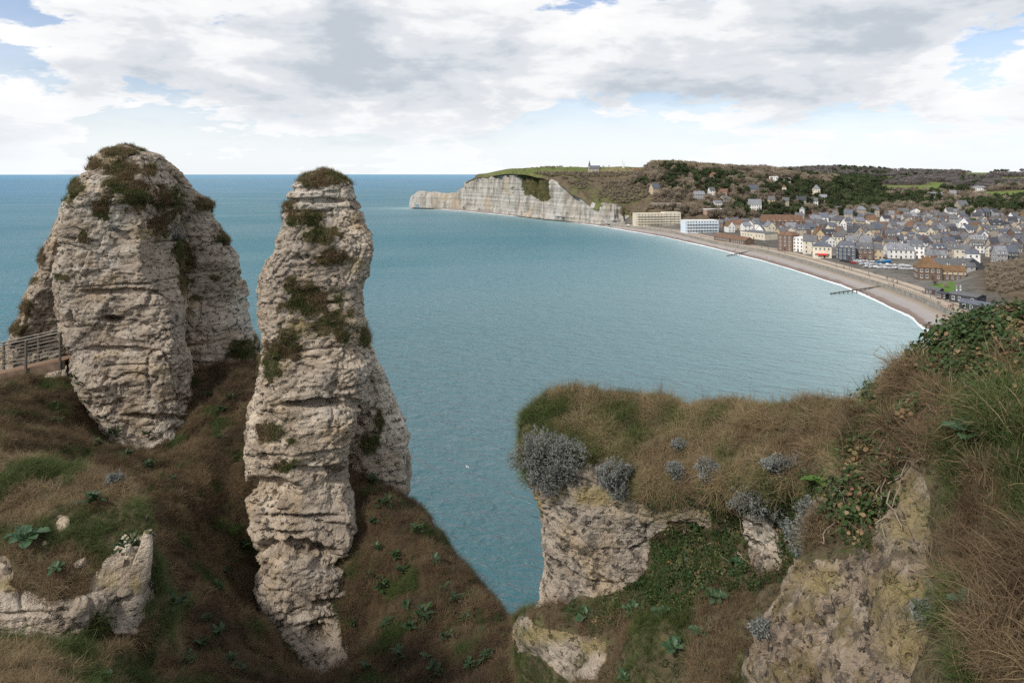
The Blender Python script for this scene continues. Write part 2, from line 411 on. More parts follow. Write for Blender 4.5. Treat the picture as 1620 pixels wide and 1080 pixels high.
# soften each profile a little
for _ in range(2): _lz[:, 1:-1] = 0.25 * _lz[:, :-2] + 0.5 * _lz[:, 1:-1] + 0.25 * _lz[:, 2:]
_edge = np.array([LAND[c][0][0] for c in _lc])
def land_z(X, Y):
    X = np.asarray(X, float); Y = np.asarray(Y, float)
    px = np.clip(810 + F * X / Y, _lc[0], _lc[-1])
    ci = np.clip(np.searchsorted(_lc, px) - 1, 0, len(_lc) - 2); cf = (px - _lc[ci]) / (_lc[ci + 1] - _lc[ci])
    cf = cf * cf * (3 - 2 * cf)
    di = np.clip(np.interp(Y, _ld, np.arange(320)), 0, 318.999); dj = di.astype(int); df = di - dj
    f = lambda c: _lz[c, dj] * (1 - df) + _lz[c, dj + 1] * df
    z = f(ci) * (1 - cf) + f(ci + 1) * cf
    dist = np.full(z.shape, 1e9)
    for i in range(len(WALL) - 1):
        ax, ay = WALL[i, 0], WALL[i, 1]; bx, by = WALL[i + 1, 0] - ax, WALL[i + 1, 1] - ay
        t = np.clip(((X - ax) * bx + (Y - ay) * by) / (bx * bx + by * by), 0, 1)
        dist = np.minimum(dist, np.hypot(X - ax - t * bx, Y - ay - t * by))
    z = np.where((px > 985), np.minimum(z, 4.3 + np.maximum(0, dist - 16) ** 1.5 * .16), z)
    far = smoothstep(12, 30, z)
    pp = np.stack([X * .012, Y * .012, X * 0], -1)
    return z + far * 2.2 * fbm(pp, 3) 
def land_at(px, py, lo=250, hi=2900):
    """first point of the land seen through a pixel"""
    d = np.linspace(lo, hi, 5300); q = P(px, py, 1.0)
    X = (px - 810) / F * d; Z = H - (py - HOR) / F * d
    g = land_z(X, d); hit = np.nonzero(Z <= g)[0]
    i = hit[0] if len(hit) else len(d) - 1
    return float(X[i]), float(d[i]), float(g[i])
def edge_d(px):
    return np.interp(px, _lc, _edge)
FIELD_TAN = [(975, 290), (1000, 300), (960, 330), (940, 320)]
def clearing(X, D): return fbm(np.stack([X * .0045 + 9, D * .0032, X * 0 + 2], -1), 2)
def make_land():
    pxs = np.concatenate([np.arange(752, 1640, 2.5), np.arange(1640, 1762, 8)]); ts = np.linspace(0, 1, 260) ** 1.7
    e = edge_d(pxs)
    # on the promenade side, start at the wall line
    wx = np.interp(pxs, WALL_PX_S, WALL_D_S)
    k = smoothstep(978, 1012, pxs); e = e * (1 - k) + (wx + 0.4) * k
    D = e[None] * (1 - ts[:, None]) + 2990 * ts[:, None]
    X = (pxs[None] - 810) / F * D
    Z = land_z(X, D)
    Z[0] -= np.where(pxs < 985, np.where(pxs > 880, 9.0, 4.0), 0.0)
    g = np.stack([X, D, Z], -1)
    g[0, :, 1] -= np.where(pxs < 985, np.where(pxs > 880, 5.0, 1.5), 0)
    # ground colours: turf on the headland, bare scrub on slopes, grey town floor, meadows far right
    px, py = to_px(g)
    n = fbm(np.stack([X * .02, D * .02, X * 0], -1), 4); n2 = fbm(np.stack([X * .004 + 5, D * .004, X * 0], -1), 3)
    c = np.zeros(g.shape)
    turf = np.array([.115, .140, .040]); dry = np.array([.19, .155, .075]); scrub = np.array([.12, .092, .060]); town = np.array([.125, .115, .10])
    meadow = np.array([.13, .17, .045]); wood = np.array([.115, .092, .070])
    w = smoothstep(-.3, .4, n)[..., None]
    c[:] = scrub * (1 - w * .5) + wood * w * .5
    def put(mask, colr):
        nonlocal c
        mk = np.clip(mask, 0, 1)[..., None]; c = c * (1 - mk) + colr * mk
    top = smoothstep(58, 66, Z + 4 * n) * smoothstep(1045, 1005, px + 18 * n)
    put(top, turf * (1 - .3 * w) + dry * .3 * w)
    put(smoothstep(945, 965, px) * smoothstep(1030, 1000, px + 15 * n) * smoothstep(920, 945, D) * smoothstep(1090, 1060, D) * smoothstep(-.5, .1, n) * .9, dry * 1.15)
    put(smoothstep(895, 915, px) * smoothstep(1045, 1000, px + 20 * n) * (D < 930) * smoothstep(-.2, .35, n + .25) * .75, turf * .8)
    put(smoothstep(925, 940, px) * smoothstep(1060, 1000, px) * (Z < 60) * smoothstep(0.05, .3, n) * .6, dry)
    flat = smoothstep(13, 9, Z) * (px > 985)
    put(flat, town * (0.85 + .5 * w))
    put((D > 980) * smoothstep(.13, .17, clearing(X, D)) * (px > 1180), meadow)
    put(((px > 1530) & (D > 1350) & (Z > 48)) * smoothstep(-.2, 0, n2 + .1), meadow)
    put(smoothstep(1530, 1570, px + 20 * n) * smoothstep(480, 440, D) * smoothstep(5.5, 7.5, Z), scrub * .9)
    me = mesh_np('hillside', g.reshape(-1, 3), grid_faces(len(ts), len(pxs)))
    set_attr(me, 'tint', np.concatenate([c, np.ones(c.shape[:2] + (1,))], -1).reshape(-1, 4), 'FLOAT_COLOR')
    m, nt, b = new_mat('hill_ground')
    a = attr(nt, 'tint').outputs['Color']; pos = world_pos(nt)
    f = noise(nt, pos, 0.16, 6, 0.65)
    cc = mixc(nt, 1.0, a, ramp(nt, f, [(0.3, 0.62), (0.7, 1.35)]), 'MULTIPLY')
    nt.links.new(cc, b.inputs['Base Color']); b.inputs['Roughness'].default_value = 0.95; b.inputs['Specular IOR Level'].default_value = 0.1
    bp = nd(nt, 'ShaderNodeBump'); bp.inputs['Distance'].default_value = 1.5; bp.inputs['Strength'].default_value = .6
    nt.links.new(noise(nt, pos, 0.35, 5, .7), bp.inputs['Height']); nt.links.new(bp.outputs[0], b.inputs['Normal'])
    o = link('hillside', me, mat=m); tag(o, 'hillside and headland plateau rising behind the town', 'hill', kind='structure')
_w = sorted([(x, q[1]) for (x, y), q in zip(WALL_PX, WALL)]); WALL_PX_S = [a for a, _ in _w]; WALL_D_S = [b for _, b in _w]
make_land()

# ------------------------------------------------------------------ chalk headland
def chalk_mat(name, sc=1.0):
    m, nt, b = new_mat(name)
    pos = world_pos(nt)
    sep = nd(nt, 'ShaderNodeSeparateXYZ'); nt.links.new(pos, sep.inputs[0])
    warp = noise(nt, pos, 0.03, 3, .5)
    zz = mathn(nt, 'ADD', mathn(nt, 'MULTIPLY', sep.outputs[2], 0.33), mathn(nt, 'MULTIPLY', warp, 2.0))
    cz = nd(nt, 'ShaderNodeCombineXYZ'); nt.links.new(zz, cz.inputs[2])
    band = noise(nt, cz.outputs[0], 1.0, 3, .6)
    streak = noise(nt, vmath(nt, 'MULTIPLY', pos, (0.12, 0.12, 0.016)), 1.0, 5, .6)
    patch = noise(nt, pos, 0.022, 4, .55)
    c = ramp(nt, band, [(0.36, (.29, .27, .24)), (0.47, (.39, .37, .335)), (0.6, (.46, .44, .405))])
    c = mixc(nt, ramp(nt, streak, [(.44, 0), (.62, .85)]), c, (.22, .19, .155))
    c = mixc(nt, ramp(nt, patch, [(.54, 0), (.66, .7)]), c, (.38, .29, .185))
    c = mixc(nt, ramp(nt, noise(nt, pos, .07, 6, .7), [(.56, 0), (.66, .65)]), c, (.20, .175, .14))
    veg = attr(nt, 'veg').outputs['Fac']
    vn = noise(nt, pos, .06, 5, .65)
    vm = ramp(nt, mathn(nt, 'ADD', veg, mathn(nt, 'MULTIPLY', mathn(nt, 'SUBTRACT', vn, .5), 1.7)), [(.42, 0), (.56, 1)])
    vc = ramp(nt, noise(nt, pos, .25, 4, .6), [(.35, (.045, .042, .018)), (.65, (.11, .098, .045))])
    c = mixc(nt, vm, c, vc)
    nt.links.new(c, b.inputs['Base Color']); b.inputs['Roughness'].default_value = .95; b.inputs['Specular IOR Level'].default_value = .1
    bp = nd(nt, 'ShaderNodeBump'); bp.inputs['Distance'].default_value = 1.2; bp.inputs['Strength'].default_value = .7
    hh = mathn(nt, 'ADD', band, mathn(nt, 'MULTIPLY', noise(nt, pos, .3, 5, .7), .8))
    nt.links.new(hh, bp.inputs['Height']); nt.links.new(bp.outputs[0], b.inputs['Normal'])
    return m
CHALK = chalk_mat('chalk_cliff')
def make_headland():
    # columns: px of foot, py foot, (px,py,d) of top edge
    C = [  # foot (px,py)   top (px,py,extra depth), veg
        ((730, 331.8), (735, 292, 6), .1), ((741, 332.6), (745, 287, 8), .3), ((752, 333.4), (757, 279, 10), .1), ((768, 334.8), (772, 277, 10), 0), ((784, 336.5), (790, 275, 9), 0),
        ((800, 338.8), (806, 273.5, 11), .12), ((815, 341), (818, 273, 14), .45), ((830, 342.8), (836, 275, 24), .85), ((846, 344.8), (852, 277.5, 30), .95),
        ((861, 346.7), (864, 281, 24), .95), ((870, 347.5), (874, 283.5, 9), .12), ((885, 348.7), (889, 291, 8), 0), ((905, 350.5), (908, 302, 8), 0),
        ((922, 352.0), (924, 307, 9), .05), ((934, 353.4), (937, 320, 9), .1), ((944, 354.8), (950, 321, 10), .05), ((958, 354.5), (962, 321, 11), .35), ((975, 354), (978, 323, 12), .5), ((992, 353.5), (996, 333, 12), .7), ((1006, 353.5), (1008, 342, 10), .9)]
    n = len(C); nv = 64
    foot = np.array([Pz(*c[0], 1.2) for c in C]); 
    for i, c in enumerate(C):
        if c[0][0] > 950: foot[i] = P(c[0][0], c[0][1], 815)
    top = np.array([P(c[1][0], c[1][1], foot[i][1] + c[1][2]) for i, c in enumerate(C)])
    veg = np.array([c[2] for c in C])
    nu = 700
    s = np.linspace(0, n - 1, nu)
    ft = np.stack([np.interp(s, range(n), foot[:, k]) for k in range(3)], -1); tp = np.stack([np.interp(s, range(n), top[:, k]) for k in range(3)], -1)
    vg = np.interp(s, range(n), veg)
    rows = []; vv = []
    for j in range(nv):
        t = j / (nv - 1) * 1.04
        tt = min(t, 1.0)
        # talus at the bottom, then upright
        hz = np.interp(tt, [0, .08, .5, .93, 1], [0, .35, .6, .85, 1.0])
        q = ft.copy(); q[:, :2] = ft[:, :2] * (1 - hz) + tp[:, :2] * hz; q[:, 2] = ft[:, 2] * (1 - tt) + tp[:, 2] * tt
        if t > 1: q[:, 1] += (t - 1) * 700; q[:, 2] = land_z(q[:, 0], q[:, 1]) * .5 + tp[:, 2] * .5
        rows.append(q)
        # ivy and scrub hang in the gully from the top down
        vv.append(vg * np.interp(tt, [0, .35, .5, .8, 1], [.0, .15, .7, 1.0, 1.2]) + (.35 if tt > .97 else 0))
    g = np.array(rows)
    nrm = grid_normals(g); nrm *= np.sign(-nrm[..., 1:2])
    fade = np.clip(np.minimum(np.arange(nv) / 3, (nv - 3 - np.arange(nv)) / 6), 0, 1)[:, None]
    q = g * np.array([.028, .028, .008]); butt = ridged(q, 3) * 8.0
    q2 = g * np.array([.09, .09, .04]); fine = fbm(q2, 4) * 2.2
    st = perlin(np.stack([g[..., 0] * .004, g[..., 1] * .004, g[..., 2] * .22], -1)) * 1.4
    g = g + nrm * ((butt - 5 + fine * 1.5 + st) * fade)[..., None] * 0.75
    me = mesh_np('sea_cliff', g.reshape(-1, 3), grid_faces(nv, nu)); set_attr(me, 'veg', np.array(vv).ravel())
    o = link('sea_cliff', me, mat=CHALK); tag(o, 'tall pale chalk sea cliff of the far headland', 'cliff', kind='structure')
    # the low promontory running out to the arch: a closed ridge with a hole through its tip
    prof = [(648.5, 322, 329.5), (650, 312, 329.5), (655, 307, 329.6), (661, 303.5, 329.7), (667, 301, 329.8), (673, 302.5, 330), (682, 304.5, 330.3), (690, 303, 330.4), (700, 305, 330.6), (712, 305.5, 331), (722, 304, 331.3), (728, 299, 331.6), (734, 294, 332), (745, 288, 332.8), (752, 284, 333.4)]
    nu, nvv = 260, 56
    px = np.linspace(648.5, 752, nu)
    ty = np.interp(px, [a for a, _, _ in prof], [b for _, b, _ in prof]); fy = np.interp(px, [a for a, _, _ in prof], [c for _, _, c in prof])
    fd = (H - 0.0) * F / (fy - HOR)
    zt = H - (ty - HOR) / F * (fd + 9)
    th = np.linspace(0, 1, nvv)
    g = np.zeros((nvv, nu, 3))
    for j, t in enumerate(th):
        a = (t * 2 - 1)                       # -1 front foot, 0 crest, 1 back foot
        hh = 1 - abs(a) ** 3.2
        dep = fd + 9 + a * (9 + 5 * (px - 648) / 100)
        g[j, :, 0] = (px - 810) / F * (fd + 9); g[j, :, 1] = dep; g[j, :, 2] = -2 + (zt + 2) * hh
    nrm = grid_normals(g); nrm *= np.sign((g[..., 1:2] - (fd + 9)[None, :, None]) * nrm[..., 1:2] + 1e-9)
    amp = (fbm(g * np.array([.09, .09, .05]), 4) * 1.6 + perlin(g * np.array([.005, .005, .3])) * 1.2)
    g = g + nrm * amp[..., None] * .7
    v = g.reshape(-1, 3); f = grid_faces(nvv, nu)
    me = mesh_np('promontory', v, f)
    set_attr(me, 'veg', (np.interp(px, [648, 655, 660, 680, 720, 735, 752], [0, .3, .45, .15, .2, .75, .8])[None] * smoothstep(.2, .5, np.minimum(th, 1 - th))[:, None]).ravel())
    bm = bmesh.new(); bm.from_mesh(me)
    for e in (0, nu - 1):
        bm.verts.ensure_lookup_table()
        ring = [bm.verts[j * nu + e] for j in range(nvv)]
        try: bm.faces.new(ring)
        except ValueError: pass
    bm.verts.ensure_lookup_table()
    try: bm.faces.new([bm.verts[k] for k in range(nu)] + [bm.verts[(nvv - 1) * nu + k] for k in range(nu - 1, -1, -1)])
    except ValueError: pass
    bmesh.ops.recalc_face_normals(bm, faces=bm.faces); bm.to_mesh(me); bm.free()
    o = link('natural_arch', me, mat=CHALK); tag(o, 'low chalk promontory ending in a small sea arch', 'sea arch', kind='thing')
    c0 = P(660.5, 327, fd[0] + 9)
    bm = bmesh.new(); bmesh.ops.create_cone(bm, cap_ends=True, segments=18, radius1=4.2, radius2=4.2, depth=90)
    bmesh.ops.scale(bm, vec=(1, 1.45, 1), verts=bm.verts)
    bmesh.ops.rotate(bm, verts=bm.verts, cent=(0, 0, 0), matrix=Matrix.Rotation(R(90), 3, 'X'))
    bmesh.ops.rotate(bm, verts=bm.verts, cent=(0, 0, 0), matrix=Matrix.Rotation(math.atan2(-c0[0], c0[1]), 3, 'Z'))
    bmesh.ops.translate(bm, vec=(c0[0], c0[1], 1.5), verts=bm.verts)
    cm = bpy.data.meshes.new('cut'); bm.to_mesh(cm); bm.free()
    cut = bpy.data.objects.new('cut', cm); col.objects.link(cut)
    md = o.modifiers.new('arch', 'BOOLEAN'); md.object = cut; md.operation = 'DIFFERENCE'; md.solver = 'EXACT'
    dg = bpy.context.evaluated_depsgraph_get(); dg.update()
    me2 = bpy.data.meshes.new_from_object(o.evaluated_get(dg)); o.modifiers.clear()
    if len(me2.vertices) > 1000: o.data = me2
    bpy.data.objects.remove(cut)
make_headland()
# ------------------------------------------------------------------ near rock
def rock_mat(name, lichen=0.0, dark=0.0, tone=1.0, fs=1.0):
    m, nt, b = new_mat(name)
    pos = world_pos(nt)
    if fs != 1.0: pos = vmath(nt, 'MULTIPLY', pos, (fs, fs, fs))
    big = noise(nt, pos, 0.33, 4, .55); mid = noise(nt, pos, 1.6, 5, .65); fine = noise(nt, pos, 9.0, 4, .7)
    hor = noise(nt, vmath(nt, 'MULTIPLY', pos, (0.7, 0.7, 4.5)), 1.0, 6, .65, .4)
    c = ramp(nt, mid, [(.30, (.25, .19, .135)), (.45, (.43, .345, .255)), (.57, (.57, .47, .36)), (.72, (.68, .59, .48))])
    c = mixc(nt, ramp(nt, big, [(.45, 0), (.68, .75)]), c, (.36, .31, .26))
    c = mixc(nt, ramp(nt, noise(nt, pos, .16, 3, .5), [(.46, 0), (.62, .5)]), c, (.30, .245, .19))
    c = mixc(nt, ramp(nt, noise(nt, vmath(nt, 'ADD', pos, (7, 3, 9)), .24, 4, .6), [(.52, 0), (.64, .6)]), c, (.66, .60, .51))
    c = mixc(nt, ramp(nt, hor, [(.52, 0), (.64, .7)]), c, (.20, .155, .112))
    c = mixc(nt, ramp(nt, noise(nt, pos, .9, 3, .5), [(.55, 0), (.68, .5)]), c, (.47, .34, .20))
    spz = nd(nt, 'ShaderNodeSeparateXYZ'); nt.links.new(pos, spz.inputs[0]); cz = nd(nt, 'ShaderNodeCombineXYZ')
    nt.links.new(mathn(nt, 'ADD', spz.outputs[2], mathn(nt, 'MULTIPLY', noise(nt, pos, .35, 2, .5), .5)), cz.inputs[2])
    bed = ramp(nt, noise(nt, cz.outputs[0], 2.6, 2, .6), [(.34, .75), (.40, 0)])
    c = mixc(nt, mathn(nt, 'MULTIPLY', bed, ramp(nt, noise(nt, pos, .8, 3, .6), [(.42, 0), (.58, 1)])), c, (.13, .105, .08))
    vor = nd(nt, 'ShaderNodeTexVoronoi'); vor.inputs['Scale'].default_value = 7.5
    nt.links.new(vmath(nt, 'MULTIPLY', pos, (1, 1, 1.7)), vor.inputs['Vector'])
    pit = ramp(nt, mathn(nt, 'ADD', vor.outputs['Distance'], mathn(nt, 'MULTIPLY', mid, .9)), [(.36, 1), (.50, 0)])
    c = mixc(nt, mathn(nt, 'MULTIPLY', pit, .85), c, (.09, .072, .054))
    pit2 = ramp(nt, noise(nt, vmath(nt, 'MULTIPLY', pos, (1, 1, 1.5)), 5.2, 4, .62), [(.36, 1), (.415, 0)])
    c = mixc(nt, mathn(nt, 'MULTIPLY', pit2, .8), c, (.085, .068, .05))
    c = mixc(nt, ramp(nt, noise(nt, vmath(nt, 'MULTIPLY', pos, (1.2, 1.2, .22)), 1.0, 5, .65), [(.53, 0), (.65, .5)]), c, (.20, .165, .135))
    if dark:
        sp = ramp(nt, noise(nt, pos, 4.0, 5, .65), [(.53, 0), (.58, dark)])
        c = mixc(nt, sp, c, (.055, .05, .045))
    if lichen:
        l1 = ramp(nt, noise(nt, pos, 2.3, 6, .68, .3), [(.50, 0), (.62, lichen)])
        c = mixc(nt, l1, c, (.25, .20, .085))
        l2 = ramp(nt, noise(nt, pos, 5.0, 5, .7), [(.58, 0), (.64, lichen)])
        c = mixc(nt, l2, c, (.16, .15, .145))
        l3 = ramp(nt, noise(nt, vmath(nt, 'ADD', pos, (4, 4, 4)), 7.0, 5, .7), [(.64, 0), (.68, lichen)])
        c = mixc(nt, l3, c, (.62, .60, .55))
    if tone != 1.0: c = mixc(nt, 1.0, c, (tone, tone * .95, tone * .9), 'MULTIPLY')
    ye = attr(nt, 'lich').outputs['Fac']
    yl = mathn(nt, 'MULTIPLY', ye, ramp(nt, noise(nt, pos, 1.7, 5, .6), [(.33, 0), (.55, .85)]))
    c = mixc(nt, yl, c, (.27, .21, .095))
    veg = attr(nt, 'veg').outputs['Fac']
    vm = ramp(nt, mathn(nt, 'ADD', veg, mathn(nt, 'MULTIPLY', mathn(nt, 'SUBTRACT', noise(nt, pos, 2.5, 5, .65), .5), .9)), [(.42, 0), (.55, 1)])
    vc = ramp(nt, noise(nt, pos, 3.5, 4, .65), [(.35, (.06, .048, .028)), (.52, (.12, .095, .055)), (.7, (.11, .112, .045))])
    c = mixc(nt, vm, c, vc)
    nt.links.new(c, b.inputs['Base Color']); b.inputs['Roughness'].default_value = .93; b.inputs['Specular IOR Level'].default_value = .12
    h = mathn(nt, 'ADD', mathn(nt, 'MULTIPLY', fine, .35), mathn(nt, 'MULTIPLY', mid, .5))
    h = mathn(nt, 'ADD', h, mathn(nt, 'MULTIPLY', hor, .55)); h = mathn(nt, 'SUBTRACT', h, mathn(nt, 'ADD', mathn(nt, 'MULTIPLY', pit, .30), mathn(nt, 'MULTIPLY', pit2, .32)))
    h = mathn(nt, 'ADD', h, mathn(nt, 'MULTIPLY', noise(nt, pos, 26, 4, .7), .10))
    bp = nd(nt, 'ShaderNodeBump'); bp.inputs['Distance'].default_value = .26 / fs; bp.inputs['Strength'].default_value = 1.0
    nt.links.new(h, bp.inputs['Height']); nt.links.new(bp.outputs[0], b.inputs['Normal'])
    return m
ROCK = rock_mat('weathered_chalk'); ROCK_L = rock_mat('lichened_chalk', lichen=.7, dark=.55, tone=.60, fs=2.0); ROCK_D = rock_mat('speckled_chalk', dark=.6)

def rock_disp(p, seed=0.0, amp=1.0, fs=1.0):
    if fs != 1.0: return rock_disp(np.asarray(p) * fs, seed, amp)
    """bedded, broken chalk: ledges, undercut joints, blocks, rubble"""
    q = p + seed
    warp = 0.30 * perlin(q * .30)
    z = p[..., 2] + warp
    one = lambda f, s, h=.16: perlin(np.stack([q[..., 0] * h, q[..., 1] * h, z * f + s], -1))
    d = .09 * smoothstep(-.25, .25, one(.7, 3.1)) + .035 * smoothstep(-.2, .2, one(2.1, 9.7, .35))
    d += .22 * fbm(q * np.array([.42, .42, .3]), 2) + .05 * ridged(q * np.array([1.1, 1.1, .8]), 2)
    # broken blocks with cracks between them, two sizes
    w = q + .25 * np.stack([perlin(q * .8 + 3), perlin(q * .8 + 7), perlin(q * .8 + 11)], -1)
    f1, f2, rv = worley(w * np.array([.85, .85, 1.15])); d += .15 * (rv - .5) - .05 * np.exp(-((f2 - f1) / .04) ** 2)
    f1, f2, rv = worley(w * np.array([2.3, 2.3, 3.2]), 5); d += .05 * (rv - .5) - .018 * np.exp(-((f2 - f1) / .06) ** 2)
    # undercut bedding joints, short and broken
    zb = p[..., 2] + .07 * perlin(q * .5) ; j = np.abs((zb * .78 + .35 * np.sin(np.floor(zb * .78) * 12.9)) % 1.0 - .5); m = smoothstep(-.25, .35, perlin(q * .55 + 31))
    d -= .17 * np.exp(-(j / .028) ** 2) * m
    # steep joints
    k = np.abs(perlin(q * np.array([.6, .6, .10]) + 51)); d -= .15 * np.exp(-(k / .025) ** 2) * smoothstep(0.05, .4, perlin(q * .45 + 77))
    # pitted rubble, in patches between sound faces
    rub = smoothstep(-.25, .25, perlin(q * .55 + 5))
    c = perlin(q * np.array([2.8, 2.8, 4.2]) + 13); d -= .085 * smoothstep(.22, .38, c) * rub
    c = perlin(q * np.array([6.0, 6.0, 8.6]) + 23); d -= .05 * smoothstep(.2, .34, c) * (.25 + .75 * rub)
    d += .045 * fbm(q * 5.5, 3, .6)
    return (d - .0) * amp
def ell_mask(px, py, els, soft=.45, jit=None):
    m = np.zeros(px.shape)
    for cx, cy, rx, ry in els:
        r = np.sqrt(((px - cx) / rx) ** 2 + ((py - cy) / ry) ** 2)
        if jit is not None: r = r + jit
        m = np.maximum(m, 1 - smoothstep(1 - soft, 1 + soft, r))
    return m
def rock_body(rows, step=.045, n=2.7, seed=0.0, amp=1.0, dents=(), veg=(), lich=()):
    """closed rock column; rows = (py, left px, right px, distance of its axis, half depth / half width)"""
    rows = np.array(rows, float); dc = rows[:, 3]
    z = H - (rows[:, 0] - HOR) / F * dc; xl = (rows[:, 1] - 810) / F * dc; xr = (rows[:, 2] - 810) / F * dc
    a = (xr - xl) / 2; cx = (xr + xl) / 2; b = a * rows[:, 4]
    zz = np.arange(z.min(), z.max() + step, step)[::-1]
    o = np.argsort(z); ip = lambda v: np.interp(zz, z[o], v[o])
    A, B, CX, CY = ip(a), ip(b), ip(cx), ip(dc)
    nu = int(max(40, 2 * math.pi * (A.max() + B.max()) / 2 / step))
    th = np.linspace(0, 2 * np.pi, nu, endpoint=False)
    cs, sn = np.cos(th), np.sin(th)
    ex = np.sign(cs) * np.abs(cs) ** (2 / n); ey = np.sign(sn) * np.abs(sn) ** (2 / n)
    # flat joint faces cut the round section into an angular one
    rg = np.random.default_rng(int(seed * 10)); rad = np.ones((len(zz), nu)); ln = np.sqrt(ex ** 2 + ey ** 2); ang = np.arctan2(ey, ex)
    for k in range(9):
        a0 = rg.uniform(0, 2 * np.pi); z0 = rg.uniform(zz.min(), zz.max()); ext = rg.uniform(1.5, 5.0)
        dk = rg.uniform(.80, .95) + .3 * smoothstep(.6, 1.2, np.abs(zz - z0) / ext)[:, None] + .03 * perlin(np.stack([zz * .4, zz * 0 + k, zz * 0 + seed], -1))[:, None]
        ca = np.cos(ang - a0)[None]
        if abs(math.sin(a0)) < .35: continue            # leave the outline sides alone
        rad = np.where(ca > .05, np.minimum(rad, dk / np.maximum(ca * ln[None], .05)), rad)
    # the section faces the viewer; its size is fitted so that its outline spans the two edges
    PL = ip(rows[:, 1]); PR = ip(rows[:, 2]); az = np.arctan2(CX, CY)
    for it in range(4):
        lx = A[:, None] * ex * rad; ly = B[:, None] * ey * rad
        gx = CX[:, None] + lx * np.cos(az)[:, None] + ly * np.sin(az)[:, None]; gy = CY[:, None] - lx * np.sin(az)[:, None] + ly * np.cos(az)[:, None]
        if it == 3: break
        q = 810 + F * gx / gy; lo, hi = q.min(1), q.max(1); A = A * np.clip((PR - PL) / (hi - lo), .7, 1.4); CX = CX + ((PL + PR) - (lo + hi)) / 2 / F * CY
    g = np.stack([gx, gy, np.broadcast_to(zz[:, None], (len(zz), nu))], -1)
    nr = np.stack([cs[None] * np.cos(az)[:, None] + sn[None] * np.sin(az)[:, None], sn[None] * np.cos(az)[:, None] - cs[None] * np.sin(az)[:, None], np.zeros(g.shape[:2])], -1)
    px, py = to_px(g)
    lim = np.clip(np.minimum(A, B) / 1.2, .12, 1)[:, None]
    d = rock_disp(g, seed, amp); d = (d - d.mean() - .04) * lim
    jit = .35 * fbm(g * 1.7 + seed, 3)
    front = g[..., 1] < CY[:, None] + .3 * B[:, None]
    for (ex_, ey_, rx, ry, dep) in dents:
        d = d - dep * ell_mask(px, py, [(ex_, ey_, rx, ry)], .22, jit) * front
    g = g + nr * d[..., None]
    # lift the crown into a rough cap, close both ends
    top = g[:1].mean(1, keepdims=True).repeat(nu, 1); bot = g[-1:].mean(1, keepdims=True).repeat(nu, 1)
    g = np.concatenate([top, g, bot], 0)
    px, py = to_px(g); jit = .75 * fbm(g * 2.6 + seed, 4, .6)
    vg = ell_mask(px, py, veg, .4, jit); vg[0] = 1; lc = ell_mask(px, py, lich, .5, jit)
    nrow = g.shape[0]
    return g.reshape(-1, 3), grid_faces(nrow, nu, True)[:, ::-1], vg.ravel(), lc.ravel()
def rock_object(name, bodies, mat, parent=None):
    v, f = join_np([(b[0], b[1]) for b in bodies])
    me = mesh_np(name, v, f)
    set_attr(me, 'veg', np.concatenate([b[2] for b in bodies])); set_attr(me, 'lich', np.concatenate([b[3] for b in bodies]))
    return link(name, me, parent, mat)

A_VEG = [(193,239,29,7),(195,268,26,12),(200,290,34,17),(217,318,29,14),(161,330,15,15),(118,301,12,14),(268,321,22,22),(255,355,14,19),(291,407,14,29),(323,325,17,10),(354,378,10,12),(65,403,7,12),(47,443,11,7),(96,439,11,4),(43,487,7,14),(130,374,7,10),(150,262,8,10),(385,557,22,19),(290,452,6,14),(238,268,10,8),(30,520,12,9),(310,470,8,5),(338,440,8,5)]
B_VEG = [(510,281,50,13),(462,337,10,18),(490,345,23,10),(507,372,23,15),(525,407,25,13),(460,450,12,12),(490,475,35,22),(520,510,30,18),(542,535,12,13),(450,550,25,25),(430,575,14,20),(422,685,20,14),(460,697,9,5),(450,735,15,9),(577,535,7,15),(585,700,12,14),(600,665,6,16)]
A_ROWS1 = [(231,188,210,27.2,.7),(236,176,222,27.2,.8),(244,152,258,27.2,.75),(262,142,272,27.1,.75),(290,122,284,26.9,.75),(320,106,288,26.7,.8),(345,100,287,26.6,.85),(380,92,284,26.4,.9),(420,88,284,26.3,.95),(460,92,289,26.2,.95),(500,99,293,26.0,.95),(540,101,297,25.8,.95),(580,103,300,25.6,.95),(620,124,300,25.4,.95),(660,146,297,25.0,.95),(690,168,291,24.6,.95),(712,202,272,24.2,1),(724,226,252,24.0,1)]
A_ROWS2 = [(250,215,262,28.4,.9),(270,225,284,28.6,.9),(290,240,300,28.8,.9),(320,250,333,29,.9),(345,255,340,29,.9),(380,260,360,29,.9),(420,265,375,29,.9),(460,270,392,29,.9),(500,275,402,29,.9),(540,280,406,28.8,.9),(580,285,408,28.6,.9),(640,290,400,28.4,.9)]
A_ROWS3 = [(318,100,150,29,.9),(345,92,150,29,.9),(380,72,150,29.2,.9),(420,60,160,29.4,.9),(460,38,165,29.6,.9),(500,25,165,29.8,.9),(540,4,165,30,.9),(600,-20,165,30,.9)]
A_D = [(177,505,17,6,.65),(190,555,60,6,.22),(110,505,4,14,.35),(250,660,60,5,.28),(200,462,70,5,.15),(290,640,10,16,.3)]
stA = rock_object('rock_stack', [rock_body(A_ROWS1, .040, 3.6, 1.3, 1.0, A_D, A_VEG, [(160,262,20,12),(235,372,14,6),(190,312,9,5),(230,370,20,10)]),
      rock_body(A_ROWS2, .05, 3.2, 5.1, 1.0, (), A_VEG), rock_body(A_ROWS3, .06, 2.8, 8.4, 1.0, (), A_VEG)], ROCK)
tag(stA, 'broad domed chalk rock stack reached by the footbridge', 'rock stack')
